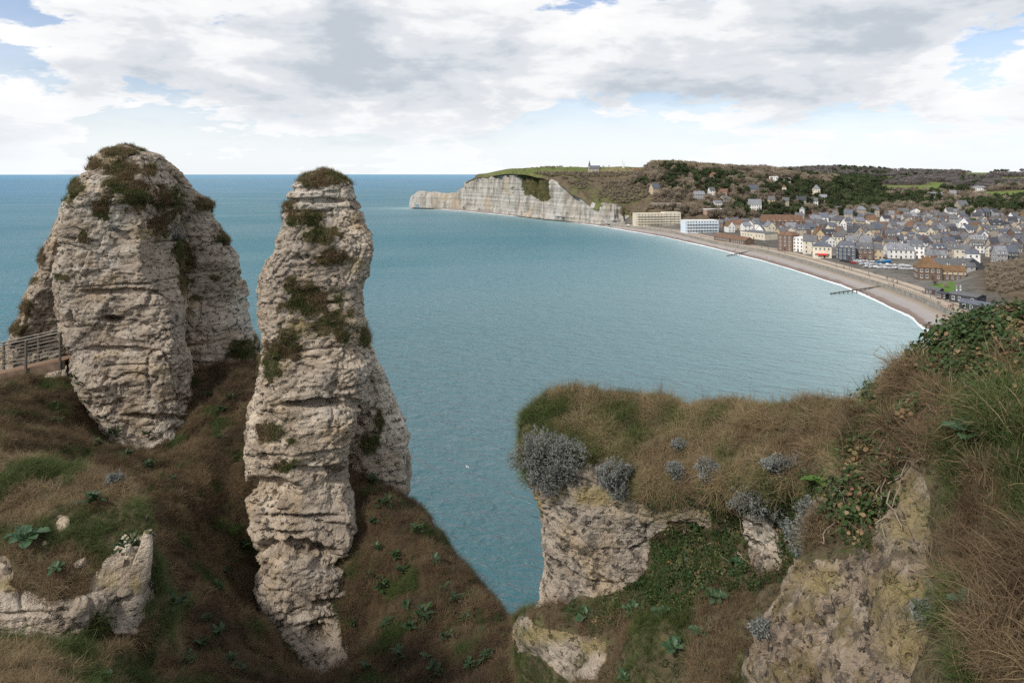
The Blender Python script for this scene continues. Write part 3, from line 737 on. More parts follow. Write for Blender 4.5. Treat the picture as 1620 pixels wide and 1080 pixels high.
B_ROWS1 = [(270,503,520,23.2,.8),(277,486,538,23.2,.8),(287,470,556,23.2,.85),(299,459,563,23.2,.9),(320,452,568,23.2,.9),(345,448,574,23.1,.9),(370,440,587,23,.9),(395,431,592,22.9,.85),(420,421,584,22.8,.85),(440,413,577,22.7,.85),(460,405,571,22.6,.85),(500,407,576,22.4,.85),(540,413,578,22.2,.85),(570,409,584,22,.85),(600,402,582,21.8,.9),(650,393,566,21.4,.95),(690,390,552,21.1,1),(740,390,546,20.8,1),(770,391,546,20.6,1),(800,395,556,20.3,1),(830,398,560,20.0,1),(855,402,556,19.8,1),(875,408,546,19.6,1),(900,394,548,19.4,1),(940,408,548,19.0,1),(965,420,544,18.7,1),(1000,458,548,18.3,1),(1030,476,556,18,1),(1062,486,560,17.7,1),(1100,490,560,17.5,1)]
B_ROWS2 = [(530,556,582,23.8,1),(560,540,600,23.8,1),(600,535,612,23.7,.9),(650,530,634,23.6,.85),(690,525,647,23.5,.8),(740,525,648,23.4,.8),(765,540,646,23.3,.8),(785,585,643,23.2,.9),(800,612,640,23.2,1)]
B_D = [(500,641,46,8,.55),(425,776,40,20,.35),(470,872,58,16,.6),(540,752,22,12,.4),(498,742,70,5,.25),(440,845,40,6,.3),(480,815,60,4,.2),(520,890,30,14,.3),(515,1010,26,20,.35),(560,640,12,8,.3),(500,318,60,5,.2),(470,300,30,4,.15),(530,955,40,10,.25),(585,690,8,30,.3)]
stB = rock_object('rock_stack', [rock_body(B_ROWS1, .036, 3.6, 14.7, 1.0, B_D, B_VEG, [(520,505,20,10),(470,520,18,20),(560,420,14,10)]), rock_body(B_ROWS2, .045, 3, 19.2, 1.0, (), B_VEG)], ROCK)
tag(stB, 'slender tapering chalk pinnacle with grass cap beside the domed stack', 'rock stack')

# ------------------------------------------------------------------ ground sheets
def ground_mat(name):
    m, nt, b = new_mat(name)
    pos = world_pos(nt)
    c = ramp(nt, noise(nt, pos, 2.0, 6, .65), [(.3, (.035, .026, .016)), (.5, (.07, .048, .028)), (.7, (.085, .07, .035))])
    nt.links.new(c, b.inputs['Base Color']); b.inputs['Roughness'].default_value = .95; b.inputs['Specular IOR Level'].default_value = .1
    bp = nd(nt, 'ShaderNodeBump'); bp.inputs['Distance'].default_value = .1
    nt.links.new(noise(nt, pos, 9, 6, .7), bp.inputs['Height']); nt.links.new(bp.outputs[0], b.inputs['Normal'])
    return m
SOIL = ground_mat('turf_soil')
def tps(ctrl):
    c = np.array(ctrl, float); n = len(c); xy = c[:, :2]
    U = lambda r2: np.where(r2 < 1e-12, 0, .5 * r2 * np.log(np.maximum(r2, 1e-12)))
    K = U(((xy[:, None] - xy[None]) ** 2).sum(-1)) + np.eye(n) * .25
    Pm = np.c_[np.ones(n), xy]
    M = np.block([[K, Pm], [Pm.T, np.zeros((3, 3))]])
    w = np.linalg.solve(M, np.r_[c[:, 2], 0, 0, 0])
    def f(X, Y):
        X = np.asarray(X, float); Y = np.asarray(Y, float); s = w[n] + w[n + 1] * X + w[n + 2] * Y
        for i in range(n): s = s + w[i] * U((X - xy[i, 0]) ** 2 + (Y - xy[i, 1]) ** 2)
        return s
    return f
COL_CTRL = [P(*q) for q in [(102,596,24.0),(165,692,23.6),(240,722,23.0),(292,690,24.0),(305,610,26),(400,575,27.5),(350,700,22.5),(395,800,20.3),(392,900,19.4),(405,950,18.8),(425,1000,17.1),(458,1055,16.7),(400,900,18.9),(552,1000,18.2),(566,1050,17.7),(500,1110,17.2),
   (420,1080,14.5),(0,612,23.5),(60,622,22.4),(0,650,20.5),(0,690,18.5),(100,690,20.5),(180,730,20),(300,780,19.5),(250,850,17),(300,1000,15),(300,1080,13.5),(210,1080,12.8),(250,960,15.5),
   (560,765,21.6),(600,760,22.6),(560,900,19),(640,900,18.6),(700,960,16.2),(700,1080,13.8),(830,1050,13.2),(820,1100,12.2),(600,1000,16.6),
   (646,792,22.6),(700,868,19.5),(760,940,16.9),(806,996,14.8),(-80,625,23.5),(-80,700,18)]]
def off(q, dx, dy, dz): return P(*q) + np.array([dx, dy, dz])
for q, dd in (((646,792,22.6), 1), ((700,868,19.5), 1), ((760,940,16.9), 1), ((806,996,14.8), 1)):
    COL_CTRL += [off(q, .9, .7, -1.6), off(q, 2.4, 1.8, -6.0)]
COL_CTRL += [off((646,792,22.6), 0, 4, -4), off((400,575,27.5), 0, 5, -5), off((102,596,24.0), -3, 8, -4), off((0,612,23.5), 0, 4, -2), off((-80,612,23.5), 0, 4, -2)]
col_z = tps(COL_CTRL)
def make_gully():
    xs = np.arange(-28, 7.0, .09); ys = np.arange(11.0, 33, .09)
    X, Y = np.meshgrid(xs, ys)
    Z = np.clip(col_z(X, Y), H - 26, H - 3.5)
    n = fbm(np.stack([X * .7, Y * .7, X * 0], -1), 4)
    Z = Z + .28 * n + .05 * fbm(np.stack([X * 3, Y * 3, X * 0 + 3], -1), 2)
    g = np.stack([X, Y, Z], -1)
    f = grid_faces(len(ys), len(xs))
    # keep only what lies left of the drop to the sea
    keep = (Z[:-1, :-1].ravel() > H - 24)
    f = f[keep]
    me = mesh_np('gully_slope', g.reshape(-1, 3), f)
    set_attr(me, 'veg', np.ones(X.size)); 
    o = link('gully_slope', me, mat=SOIL); tag(o, 'steep gully slope of brown matted grass below the stacks', 'slope', kind='structure')
    return g.reshape(-1, 3), f
def lattice(name, ctrl, nr, nc, mat, masks, label, seed=0.0, amp=.8, kind='structure', fs=1.0):
    """ctrl rows x columns of world points -> displaced sheet. masks(px,py,g,noise) -> (veg, lich)"""
    g = cr_interp(cr_interp(ctrl, nr, 0), nc, 1)
    n = grid_normals(g)
    # outward = towards the viewer / up
    view = np.array([0, 0, H]) - g; sgn = np.sign((n * view).sum(-1).mean()); n = n * sgn
    px, py = to_px(g)
    jn = fbm(g * 1.4 + seed, 4)
    veg, lich = masks(px, py, g, jn)
    d = rock_disp(g, seed, amp, fs) * (1 - veg) + veg * (.16 * fbm(g * .9 + 3, 3) + .05 * fbm(g * 3.5, 2) + .03)
    e = np.ones(g.shape[:2])
    g = g + n * (d * e)[..., None]
    f = grid_faces(nr, nc)
    if sgn < 0: f = f[:, ::-1]
    me = mesh_np(name, g.reshape(-1, 3), f); set_attr(me, 'veg', veg.ravel()); set_attr(me, 'lich', lich.ravel())
    o = link(name, me, mat=mat); tag(o, label, 'cliff', kind=kind)
    return g.reshape(-1, 3), f, veg.ravel()
gully_v, gully_f = make_gully()

def rows_P(rows): return np.array([[P(*q) for q in r] for r in rows])
# left outcrop
F_ROWS = [
 [(-90,800,13.2),(0,800,13.2),(60,810,13),(120,830,12.8),(180,870,12.4),(222,930,11.8),(250,990,11.0),(275,1040,10.9)],
 [(-90,724,11.5),(0,728,11.4),(60,736,11.2),(120,746,10.9),(180,766,10.5),(218,806,9.9),(238,860,9.6),(262,980,9.8)],
 [(-90,800,10.1),(0,800,10),(60,802,9.9),(120,808,9.8),(176,822,9.7),(208,850,9.5),(228,890,9.4),(252,1000,9.6)],
 [(-90,890,9.0),(0,915,8.9),(60,938,8.85),(110,945,8.9),(150,935,9.0),(188,915,9.15),(212,930,9.2),(246,1020,9.4)],
 [(-90,940,8.75),(0,955,8.6),(60,965,8.6),(110,962,8.65),(150,962,8.85),(180,965,9.05),(204,972,9.1),(240,1040,9.3)],
 [(-90,1010,8.6),(0,1010,8.5),(60,1010,8.5),(115,1012,8.6),(150,1020,8.8),(175,1015,8.95),(198,1010,9.0),(234,1060,9.2)],
 [(-90,1050,7.9),(0,1050,7.8),(60,1055,7.8),(110,1058,7.9),(150,1062,8.1),(180,1068,8.3),(206,1080,8.5),(240,1120,8.8)],
 [(-90,1130,6.8),(0,1130,6.7),(60,1130,6.7),(110,1135,6.8),(150,1140,7),(180,1150,7.3),(206,1170,7.6),(240,1200,8)],
 [(-90,1300,5.6),(0,1300,5.6),(60,1300,5.6),(110,1300,5.8),(150,1300,6),(180,1310,6.2),(206,1320,6.5),(240,1350,7)]]
F_ROCK = [(-40,1010),(-40,915),(40,935),(75,955),(130,950),(140,915),(185,880),(205,845),(240,850),(235,930),(215,1000),(190,1005),(150,965),(135,1000),(110,1030),(60,1005)]
def f_masks(px, py, g, jn):
    rock = inpoly(px + 9 * jn, py + 9 * jn, F_ROCK).astype(float)
    rock = np.maximum(rock, ell_mask(px, py, [(100,832,14,16),(2,905,16,26),(72,862,8,8),(193,890,8,12),(128,895,9,7)], .25, .3 * jn))
    return 1 - rock, ell_mask(px, py, [(225,825,12,22),(170,915,20,14),(20,930,30,12)], .5)
for r in F_ROWS: r.insert(0, (r[0][0] - 260, r[0][1] + 10, r[0][2]))
F_g = lattice('outcrop', rows_P(F_ROWS), 190, 262, ROCK, f_masks, 'grassy outcrop with broken chalk face, lower left', 3.3, .42, fs=1.8)
fin = rock_object('rock_fin', [rock_body([(840,226,242,9.35,.9),(862,220,243,9.3,.7),(890,208,242,9.25,.6),(920,197,239,9.2,.6),(955,186,230,9.15,.6),(990,178,216,9.1,.7),(1030,174,205,9.1,.8)], .022, 4, 4.4, .42, (), [(232,842,10,6)], [(214,925,10,20)])], ROCK)
tag(fin, 'thin upright chalk fin at the right edge of the grassy outcrop', 'rock')
# right ledge and its face
D_ROWS = [
 [(850,760,16.2),(850,740,16.4),(880,720,16.4),(925,715,16.3),(1000,720,15.8),(1080,730,15.2),(1160,740,14.4),(1240,740,13.6),(1320,750,12.8),(1400,750,11.8)],
 [(852,675,14.9),(842,660,14.0),(870,634,13.9),(920,624,13.7),(1000,638,13.2),(1080,648,12.6),(1160,652,11.9),(1240,647,11.1),(1320,654,10.2),(1400,645,9.2)],
 [(850,690,14.5),(828,668,13.2),(865,668,12.9),(920,672,12.6),(1000,686,12.2),(1080,694,11.6),(1160,698,10.9),(1240,698,10.1),(1320,696,9.2),(1400,690,8.2)],
 [(850,735,14.3),(826,722,12.6),(866,735,12.1),(918,742,11.8),(1000,756,11.4),(1080,762,10.8),(1160,758,10.1),(1240,750,9.3),(1320,758,8.4),(1400,755,7.4)],
 [(858,780,14.2),(845,775,12.4),(872,772,11.9),(920,772,11.6),(1000,792,11.3),(1080,805,10.9),(1160,812,10.3),(1240,820,9.6),(1320,835,8.6),(1400,850,7.4)],
 [(868,820,14.2),(856,815,12.4),(884,815,11.85),(930,815,11.5),(1000,835,11.35),(1080,850,11.1),(1160,860,10.4),(1240,870,9.6),(1320,890,8.5),(1400,905,7.2)],
 [(868,890,14),(862,885,12.3),(888,885,11.75),(932,880,11.4),(1005,880,11.3),(1080,885,11.0),(1160,892,10.2),(1240,905,9.4),(1320,930,8.3),(1400,950,7.0)],
 [(858,965,13.8),(846,962,12.2),(878,955,11.6),(930,945,11.2),(1005,930,11.1),(1080,925,10.6),(1160,935,9.8),(1240,950,8.9),(1320,970,7.9),(1400,990,6.6)],
 [(835,985,13.3),(816,984,12.0),(865,985,11.1),(925,990,10.6),(1005,985,10.2),(1080,985,9.7),(1160,990,9.1),(1240,1005,8.4),(1320,1025,7.4),(1400,1040,6.2)],
 [(835,1045,13),(818,1040,11.9),(865,1045,10.9),(930,1048,10.3),(1005,1035,9.6),(1080,1035,9.1),(1160,1040,8.6),(1240,1055,7.9),(1320,1075,7),(1400,1090,5.9)],
 [(840,1120,12.6),(828,1115,11.6),(870,1118,10.6),(930,1120,9.8),(1005,1115,9.0),(1080,1115,8.5),(1160,1120,8),(1240,1130,7.4),(1320,1150,6.6),(1400,1170,5.6)],
 [(845,1260,12),(838,1260,11),(880,1260,10),(930,1260,9.2),(1005,1260,8.4),(1080,1260,8),(1160,1260,7.5),(1240,1260,7),(1320,1270,6.2),(1400,1280,5.3)]]
D_ROCK = [[(838,770),(905,728),(935,745),(990,772),(1000,790),(1075,790),(1120,800),(1125,830),(1085,830),(1060,820),(1030,850),(1022,900),(985,935),(930,945),(870,962),(840,975)],
          [(805,985),(835,982),(880,995),(955,1010),(955,1040),(945,1075),(900,1080),(860,1040),(815,1030)],
          [(1175,820),(1215,815),(1235,850),(1235,905),(1205,910),(1185,880)],
          [(915,728),(960,728),(958,752),(915,750)]]
def d_masks(px, py, g, jn):
    rock = np.zeros(px.shape, bool)
    for p in D_ROCK: rock |= inpoly(px + 8 * jn, py + 8 * jn, p)
    low = (py > 975) & rock
    li = ell_mask(px, py, [(870,780,30,14),(950,785,50,14),(1040,805,45,16),(1100,815,24,14),(865,1000,60,18),(935,1020,25,14),(850,800,12,20)], .5, .3 * jn)
    return 1 - rock.astype(float) + .40 * low, li
D_g = lattice('cliff_ledge', rows_P(D_ROWS), 330, 420, ROCK_D, d_masks, 'grass topped cliff ledge with pale chalk face above the sea', 7.7, .5, fs=1.35)
# near mound on the right with the lichened outcrop below it
E_ROWS = [
 [(1440,800,8.5),(1440,760,8.4),(1470,720,8.3),(1520,690,8.2),(1570,680,8.1),(1620,670,8),(1730,650,8)],
 [(1384,640,6.6),(1404,606,6.5),(1446,572,6.4),(1502,545,6.3),(1560,529,6.2),(1620,515,6.1),(1730,495,6)],
 [(1364,680,6.0),(1404,655,5.8),(1450,628,5.6),(1505,605,5.4),(1560,590,5.2),(1620,580,5),(1730,565,4.8)],
 [(1340,735,5.6),(1392,725,5.35),(1446,710,5.1),(1505,695,4.85),(1560,685,4.6),(1620,675,4.4),(1730,665,4.2)],
 [(1305,825,5.3),(1370,810,5.0),(1440,800,4.7),(1505,795,4.4),(1560,790,4.15),(1620,785,3.95),(1730,780,3.75)],
 [(1262,895,5.1),(1335,885,4.75),(1410,880,4.4),(1490,880,4.05),(1560,880,3.8),(1620,880,3.6),(1730,880,3.4)],
 [(1208,990,5.0),(1285,980,4.55),(1370,975,4.15),(1465,975,3.8),(1550,975,3.5),(1620,975,3.3),(1730,975,3.1)],
 [(1164,1080,4.9),(1245,1075,4.4),(1340,1070,3.95),(1450,1070,3.55),(1545,1070,3.25),(1620,1070,3.05),(1730,1070,2.85)],
 [(1130,1190,4.8),(1210,1190,4.2),(1310,1190,3.7),(1435,1190,3.3),(1540,1190,3),(1620,1190,2.8),(1730,1190,2.6)],
 [(1110,1400,4.6),(1190,1400,4),(1290,1400,3.5),(1420,1400,3.1),(1530,1400,2.8),(1620,1400,2.6),(1730,1400,2.4)]]
E_ROCK = [(1250,890),(1290,900),(1350,885),(1390,880),(1400,840),(1430,800),(1425,760),(1460,735),(1480,760),(1480,820),(1470,880),(1490,960),(1500,1020),(1480,1100),(1400,1500),(1000,1500),(1150,1080),(1200,990)]
def e_masks(px, py, g, jn):
    rock = inpoly(px + 14 * jn, py + 14 * jn, E_ROCK).astype(float)
    return 1 - rock, ell_mask(px, py, [(1430,1020,40,40),(1440,830,40,60),(1430,950,40,30),(1300,920,40,20)], .6, .3 * jn) * .9
for r in E_ROWS: r.append((r[-1][0] + 420, r[-1][1] - 20, r[-1][2] - .1))
E_g = lattice('near_bank', rows_P(E_ROWS), 300, 345, ROCK_L, e_masks, 'near bank with ivy, grass and lichen covered rock at right', 12.1, .30, fs=2.4)
# ------------------------------------------------------------------ grass and other ground cover (scattered clumps)
def clump_mesh(name, n, length, width, droop, spread, seed, seg=4, lean=0.25):
    rg = np.random.default_rng(seed); vs, fs, ts, o = [], [], [], 0
    for k in range(n):
        L = length * rg.uniform(.55, 1.15); w = width * rg.choice((.6, .8, 1.0, 1.9)); az = rg.uniform(0, 2 * np.pi)
        base = np.array([rg.normal(0, spread), rg.normal(0, spread), -.02])
        el = np.pi / 2 - abs(rg.normal(0, lean)); pts = [base]
        for s in range(seg):
            dirv = np.array([math.cos(az) * math.cos(el), math.sin(az) * math.cos(el), math.sin(el)])
            pts.append(pts[-1] + dirv * L / seg); el -= droop / seg * rg.uniform(.6, 1.6); az += rg.normal(0, .18)
        side = np.array([-math.sin(az), math.cos(az), 0.]) ; side = side * math.cos(.6) + np.array([0, 0, 1]) * math.sin(rg.uniform(-.6, .6))
        for s in range(seg + 1):
            ww = w * (1 - (s / seg) ** 1.6) * .5 + .0004
            vs += [pts[s] - side * ww, pts[s] + side * ww]; ts += [s / seg] * 2
        for s in range(seg):
            a = o + 2 * s; fs.append((a, a + 1, a + 3, a + 2))
        o += 2 * (seg + 1)
    me = mesh_np(name, np.array(vs), np.array(fs), True); set_attr(me, 'along', ts)
    return me
def leaf_shape(L, W, fold=.25, curl=.4, seg=4, lobes=0.0, rg=None):
    """one leaf along +X lying in XY"""
    vs, fs = [], []
    for s in range(seg + 1):
        t = s / seg; w = W * .5 * (math.sin(math.pi * min(1, t * .92 + .06)) ** .7) * (1 + (lobes * rg.uniform(-1, 1) if rg is not None else 0))
        x = L * t; z = -curl * L * t * t * .5 + .0
        vs += [(x, -w, z + fold * w), (x, 0, z), (x, w, z + fold * w)]
    for s in range(seg):
        a = 3 * s
        fs += [(a, a + 3, a + 4, a + 1), (a + 1, a + 4, a + 5, a + 2)]
    return np.array(vs), np.array(fs)
def rotz(v, a): c, s = math.cos(a), math.sin(a); return v @ np.array([[c, s, 0], [-s, c, 0], [0, 0, 1]])
def roty(v, a): c, s = math.cos(a), math.sin(a); return v @ np.array([[c, 0, -s], [0, 1, 0], [s, 0, c]])
def proto_collection(name, meshes, mat):
    c = bpy.data.collections.new(name)
    for i, me in enumerate(meshes):
        me.materials.append(mat); o = bpy.data.objects.new(name, me); c.objects.link(o)
    return c
def blade_mat(name, stops, rough=.75, sheen=True):
    m, nt, b = new_mat(name)
    t = attr(nt, 'tint', 'INSTANCER').outputs['Fac']; oi = nd(nt, 'ShaderNodeObjectInfo')
    k = mathn(nt, 'ADD', t, mathn(nt, 'MULTIPLY', mathn(nt, 'SUBTRACT', oi.outputs['Random'], .5), .16), clamp=True)
    c = ramp(nt, k, stops)
    nt.links.new(c, b.inputs['Base Color']); b.inputs['Roughness'].default_value = rough; b.inputs['Specular IOR Level'].default_value = .2
    tr = nd(nt, 'ShaderNodeBsdfTranslucent'); nt.links.new(c, tr.inputs['Color'])
    mx = nd(nt, 'ShaderNodeMixShader'); mx.inputs[0].default_value = .25
    nt.links.new(b.outputs[0], mx.inputs[1]); nt.links.new(tr.outputs[0], mx.inputs[2])
    nt.links.new(mx.outputs[0], nt.nodes['Material Output'].inputs['Surface'])
    return m
GRASS_STOPS = [(0.0, (.064, .045, .028)), (.22, (.132, .088, .050)), (.42, (.205, .145, .080)), (.58, (.285, .212, .118)), (.72, (.14, .132, .052)), (.88, (.066, .094, .025)), (1.0, (.038, .066, .017))]
GRASS = blade_mat('grass_blades', GRASS_STOPS)
LEAFM = blade_mat('ground_leaves', [(0, (.030, .060, .018)), (.4, (.05, .085, .025)), (.7, (.09, .12, .04)), (.85, (.22, .14, .07)), (1, (.30, .20, .11))], .45)
LONG = proto_collection('long_grass', [clump_mesh('long_grass', 24, .33, .0052, 1.5, .04, 100 + i, 5, .38) for i in range(6)], GRASS)
SHORT = proto_collection('short_grass', [clump_mesh('short_grass', 24, .15, .006, .9, .05, 200 + i, 3, .45) for i in range(5)], GRASS)
WISP = proto_collection('dry_stalks', [clump_mesh('dry_stalks', 7, .62, .0045, .45, .05, 300 + i, 4, .16) for i in range(4)], GRASS)
def leaf_clump(seed, n=9, L=.07, W=.06, R0=.10):
    rg = np.random.default_rng(seed); parts = []
    for k in range(n):
        v, f = leaf_shape(L * rg.uniform(.6, 1.2), W * rg.uniform(.6, 1.2), rg.uniform(0, .4), rg.uniform(.1, .7), 3)
        v = roty(v, rg.uniform(-1.0, .5)); v = rotz(v, rg.uniform(0, 6.3)) + np.array([rg.normal(0, R0 * .6), rg.normal(0, R0 * .6), rg.uniform(0, R0 * .9)])
        parts.append((v, f))
    return mesh_np('leaf_clump', *join_np(parts))
IVYC = proto_collection('ivy_clump', [leaf_clump(400 + i, 12, .045, .04, .09) for i in range(6)], LEAFM)
def inst_group(collection):
    ng = bpy.data.node_groups.new('scatter_' + collection.name, 'GeometryNodeTree')
    ng.interface.new_socket('Geometry', in_out='INPUT', socket_type='NodeSocketGeometry')
    ng.interface.new_socket('Geometry', in_out='OUTPUT', socket_type='NodeSocketGeometry')
    gi = ng.nodes.new('NodeGroupInput'); go = ng.nodes.new('NodeGroupOutput')
    ci = ng.nodes.new('GeometryNodeCollectionInfo'); ci.inputs['Collection'].default_value = collection
    ci.inputs['Separate Children'].default_value = True; ci.inputs['Reset Children'].default_value = True
    ip = ng.nodes.new('GeometryNodeInstanceOnPoints'); ip.inputs['Pick Instance'].default_value = True
    def na(name, typ):
        n = ng.nodes.new('GeometryNodeInputNamedAttribute'); n.data_type = typ; n.inputs['Name'].default_value = name
        return [s for s in n.outputs if s.enabled and s.name == 'Attribute'][0]
    L = ng.links.new
    L(gi.outputs[0], ip.inputs['Points']); L(ci.outputs[0], ip.inputs['Instance'])
    L(na('pick', 'INT'), ip.inputs['Instance Index']); 
    er = ng.nodes.new('FunctionNodeEulerToRotation'); L(na('rot', 'FLOAT_VECTOR'), er.inputs[0]); L(er.outputs[0], ip.inputs['Rotation'])
    L(na('size', 'FLOAT'), ip.inputs['Scale']); L(ip.outputs[0], go.inputs[0])
    return ng
_groups = {}
def up_to_euler(up, spin):
    up = up / np.linalg.norm(up, axis=1, keepdims=True)
    ref = np.stack([np.cos(spin), np.sin(spin), np.zeros_like(spin)], -1)
    x = ref - up * (ref * up).sum(1, keepdims=True); x /= np.maximum(np.linalg.norm(x, axis=1, keepdims=True), 1e-6)
    y = np.cross(up, x)
    # matrix columns x,y,up -> XYZ euler
    m20, m21, m22 = x[:, 2], y[:, 2], up[:, 2]; m10, m00 = x[:, 1], x[:, 0]
    return np.stack([np.arctan2(m21, m22), np.arctan2(-m20, np.sqrt(m00**2 + m10**2)), np.arctan2(m10, m00)], -1)
def scatter(name, collection, pos, up, size, tint, label, cat):
    n = len(pos)
    me = bpy.data.meshes.new(name); me.vertices.add(n); me.vertices.foreach_set('co', np.asarray(pos, np.float32).ravel())
    set_attr(me, 'rot', up_to_euler(up, RNG.uniform(0, 6.28, n)), 'FLOAT_VECTOR'); set_attr(me, 'size', size); set_attr(me, 'tint', np.clip(tint, 0, 1))
    at = me.attributes.new('pick', 'INT', 'POINT'); at.data.foreach_set('value', RNG.integers(0, len(collection.objects), n).astype(np.int32))
    o = link(name, me)
    if collection.name not in _groups: _groups[collection.name] = inst_group(collection)
    md = o.modifiers.new('scatter', 'NODES'); md.node_group = _groups[collection.name]
    tag(o, label, cat, kind='stuff'); return o
def gaps(p, f, amount): return RNG.uniform(size=len(p)) > amount * smoothstep(.05, .35, noise2(p, f, 88))
def sample(v, f, w, density):
    """random points on a quad mesh, weight w per vertex"""
    q = v[f]; a = .5 * np.linalg.norm(np.cross(q[:, 2] - q[:, 0], q[:, 3] - q[:, 1]), axis=1) * w[f].mean(1)
    n = int(a.sum() * density)
    i = RNG.choice(len(f), n, p=a / a.sum()); s, t = RNG.uniform(size=(2, n, 1)); q = q[i]
    p = (q[:, 0] * (1 - s) + q[:, 1] * s) * (1 - t) + (q[:, 3] * (1 - s) + q[:, 2] * s) * t
    nn = np.cross(q[:, 2] - q[:, 0], q[:, 3] - q[:, 1]); nn /= np.maximum(np.linalg.norm(nn, axis=1, keepdims=True), 1e-9)
    fl = np.sign((nn * (np.array([0, 0, H + 6]) - p)).sum(1, keepdims=True)); nn *= np.where(fl == 0, 1, fl)
    return p, nn
def seen(p, pad=170):
    px, py = to_px(p); return (px > -pad) & (px < 1620 + pad) & (py > 200) & (py < 1080 + pad * 2)
def noise2(p, f, s=0.0, o=3): return fbm(np.stack([p[:, 0] * f + s, p[:, 1] * f, p[:, 2] * f], -1), o)
Z3 = np.array([0, 0, 1.0])
def lean_up(nn, kz, kn, wind, jit):
    return Z3 * kz + nn * kn + np.array(wind) + RNG.normal(0, jit, nn.shape)
def grass_all():
    # gully: long brown matted grass lying down the slope
    p, nn = sample(gully_v, gully_f, np.ones(len(gully_v)), 165); k = seen(p) & gaps(p, 1.4, .8); p, nn = p[k], nn[k]
    px, py = to_px(p)
    t = .21 + .20 * noise2(p, .8) + .16 * noise2(p, 3.0, 5)
    g = noise2(p, .9, 9); t = np.where((g > .34) | (RNG.uniform(size=len(p)) < .06), .86 + .1 * RNG.uniform(size=len(p)), t)
    t = np.where((px < 330) & (py < 800) & (g < .3), t + .08, t)
    down = np.stack([nn[:, 0], nn[:, 1], -np.abs(nn[:, 2]) * .2], -1)
    sw = np.stack([noise2(p, .5, 20), noise2(p, .5, 40), np.zeros(len(p))], -1)
    scatter('gully_grass', LONG, p, lean_up(nn, .5, .35, (.05, -.05, 0), .25) + .45 * down + .5 * sw, RNG.uniform(.5, 1.1, len(p)) * (1 + .5 * noise2(p, 1.6, 33)), t, 'long brown matted grass covering the gully slope', 'grass')
    # left outcrop
    v, f, w = F_g; p, nn = sample(v, f, np.clip(w, 0, 1) ** 3, 330); k = seen(p) & gaps(p, 2.0, .7); p, nn = p[k], nn[k]; px, py = to_px(p)
    t = .46 + .18 * noise2(p, 1.1, 3) + .10 * noise2(p, 4, 6)
    gr = noise2(p, 1.0, 12); t = np.where(gr + .25 * (px > 120) * (py > 790) > .22, .80 + .13 * RNG.uniform(size=len(p)), t)
    t = np.where((py > 880) & (py < 960) & (px < 150), .25 + .2 * RNG.uniform(size=len(p)), t)
    scatter('outcrop_grass', LONG, p, lean_up(nn, .7, .25, (.22, -.05, 0), .22), RNG.uniform(.35, .8, len(p)) * (1 + .4 * noise2(p, 2.2, 33)), t, 'tawny and green grass on the lower left outcrop', 'grass')
    # ledge
    v, f, w = D_g; p, nn = sample(v, f, np.clip(w, 0, 1) ** 3, 260); k = seen(p) & (p[:, 1] < 16) & gaps(p, 1.7, .6); p, nn = p[k], nn[k]; px, py = to_px(p)
    topm = py < 790 + 20 * noise2(p, .8)
    gr = noise2(p, .85, 31)
    t = np.where(px < 1010, .78 + .22 * gr, .60 + .34 * gr) + .16 * noise2(p, 3.2, 2)
    t = np.where((py < 640) & (RNG.uniform(size=len(p)) < .6), .55 + .06 * RNG.normal(size=len(p)), t)
    t = np.where(topm, t, np.where(gr > -.08, .80 + .14 * RNG.uniform(size=len(p)), .24 + .18 * RNG.uniform(size=len(p))))
    keep = topm | (RNG.uniform(size=len(p)) < np.where(py < 940, .35, .75)); 
    down = np.stack([nn[:, 0], nn[:, 1], -np.abs(nn[:, 2]) * .2], -1)
    up = lean_up(nn, .6, .3, (.06, -.08, 0), .22) + .3 * down + .35 * np.stack([noise2(p, .6, 20), noise2(p, .6, 40), 0 * gr], -1)
    sz = np.where(topm, RNG.uniform(.45, .95, len(p)), RNG.uniform(.3, .7, len(p))) * (1 + .6 * noise2(p, 1.7, 33))
    scatter('ledge_grass', LONG, p[keep], up[keep], sz[keep], t[keep], 'rough grass over the cliff ledge and the bank below it', 'grass')
    ks = (py < 655) & (px > 900) & (RNG.uniform(size=len(p)) < .10)
    scatter('ledge_stalks', WISP, p[ks], lean_up(nn[ks], 1, .1, (.03, 0, 0), .08), RNG.uniform(.35, .8, ks.sum()), .42 + .1 * RNG.normal(size=ks.sum()), 'thin dry stalks standing along the ledge skyline', 'grass')
    # near bank
    v, f, w = E_g; p, nn = sample(v, f, np.clip(w, 0, 1) ** 3, 950); k = seen(p, 330) & (p[:, 1] < 7.6) & gaps(p, 2.4, .6); p, nn = p[k], nn[k]; px, py = to_px(p)
    j = noise2(p, 1.6, 8)
    ivy = (py < 660 + 110 * j - .10 * (px - 1400)) | (inpoly(px + 25 * j, py + 25 * j, [(1330, 690), (1400, 690), (1470, 760), (1440, 860), (1340, 870), (1300, 800)]))
    tus = ell_mask(px, py, [(1440, 650, 60, 70), (1390, 720, 50, 60), (1500, 760, 60, 60), (1600, 640, 50, 80), (1560, 850, 120, 110), (1580, 1010, 120, 90), (1400, 870, 40, 40), (1500, 900, 40, 80)], .5, .3 * j) > .4
    ed = inpoly(px - 22, py, E_ROCK) | inpoly(px, py + 26, E_ROCK) | inpoly(px + 12, py + 10, E_ROCK)
    gk = (~ed | (RNG.uniform(size=len(p)) < .12)) & (~ivy | (RNG.uniform(size=len(p)) < .28)) & (tus | (RNG.uniform(size=len(p)) < .65))
    g2 = noise2(p, 1.3, 61)
    t = .36 + .2 * g2 + .10 * noise2(p, 5, 3); t = np.where((g2 + .25 * noise2(p, 4, 77) > np.where(px > 1490, -.16, .15)), .78 + .18 * RNG.uniform(size=len(p)), t); t = np.where(RNG.uniform(size=len(p)) < .10, .55, t)
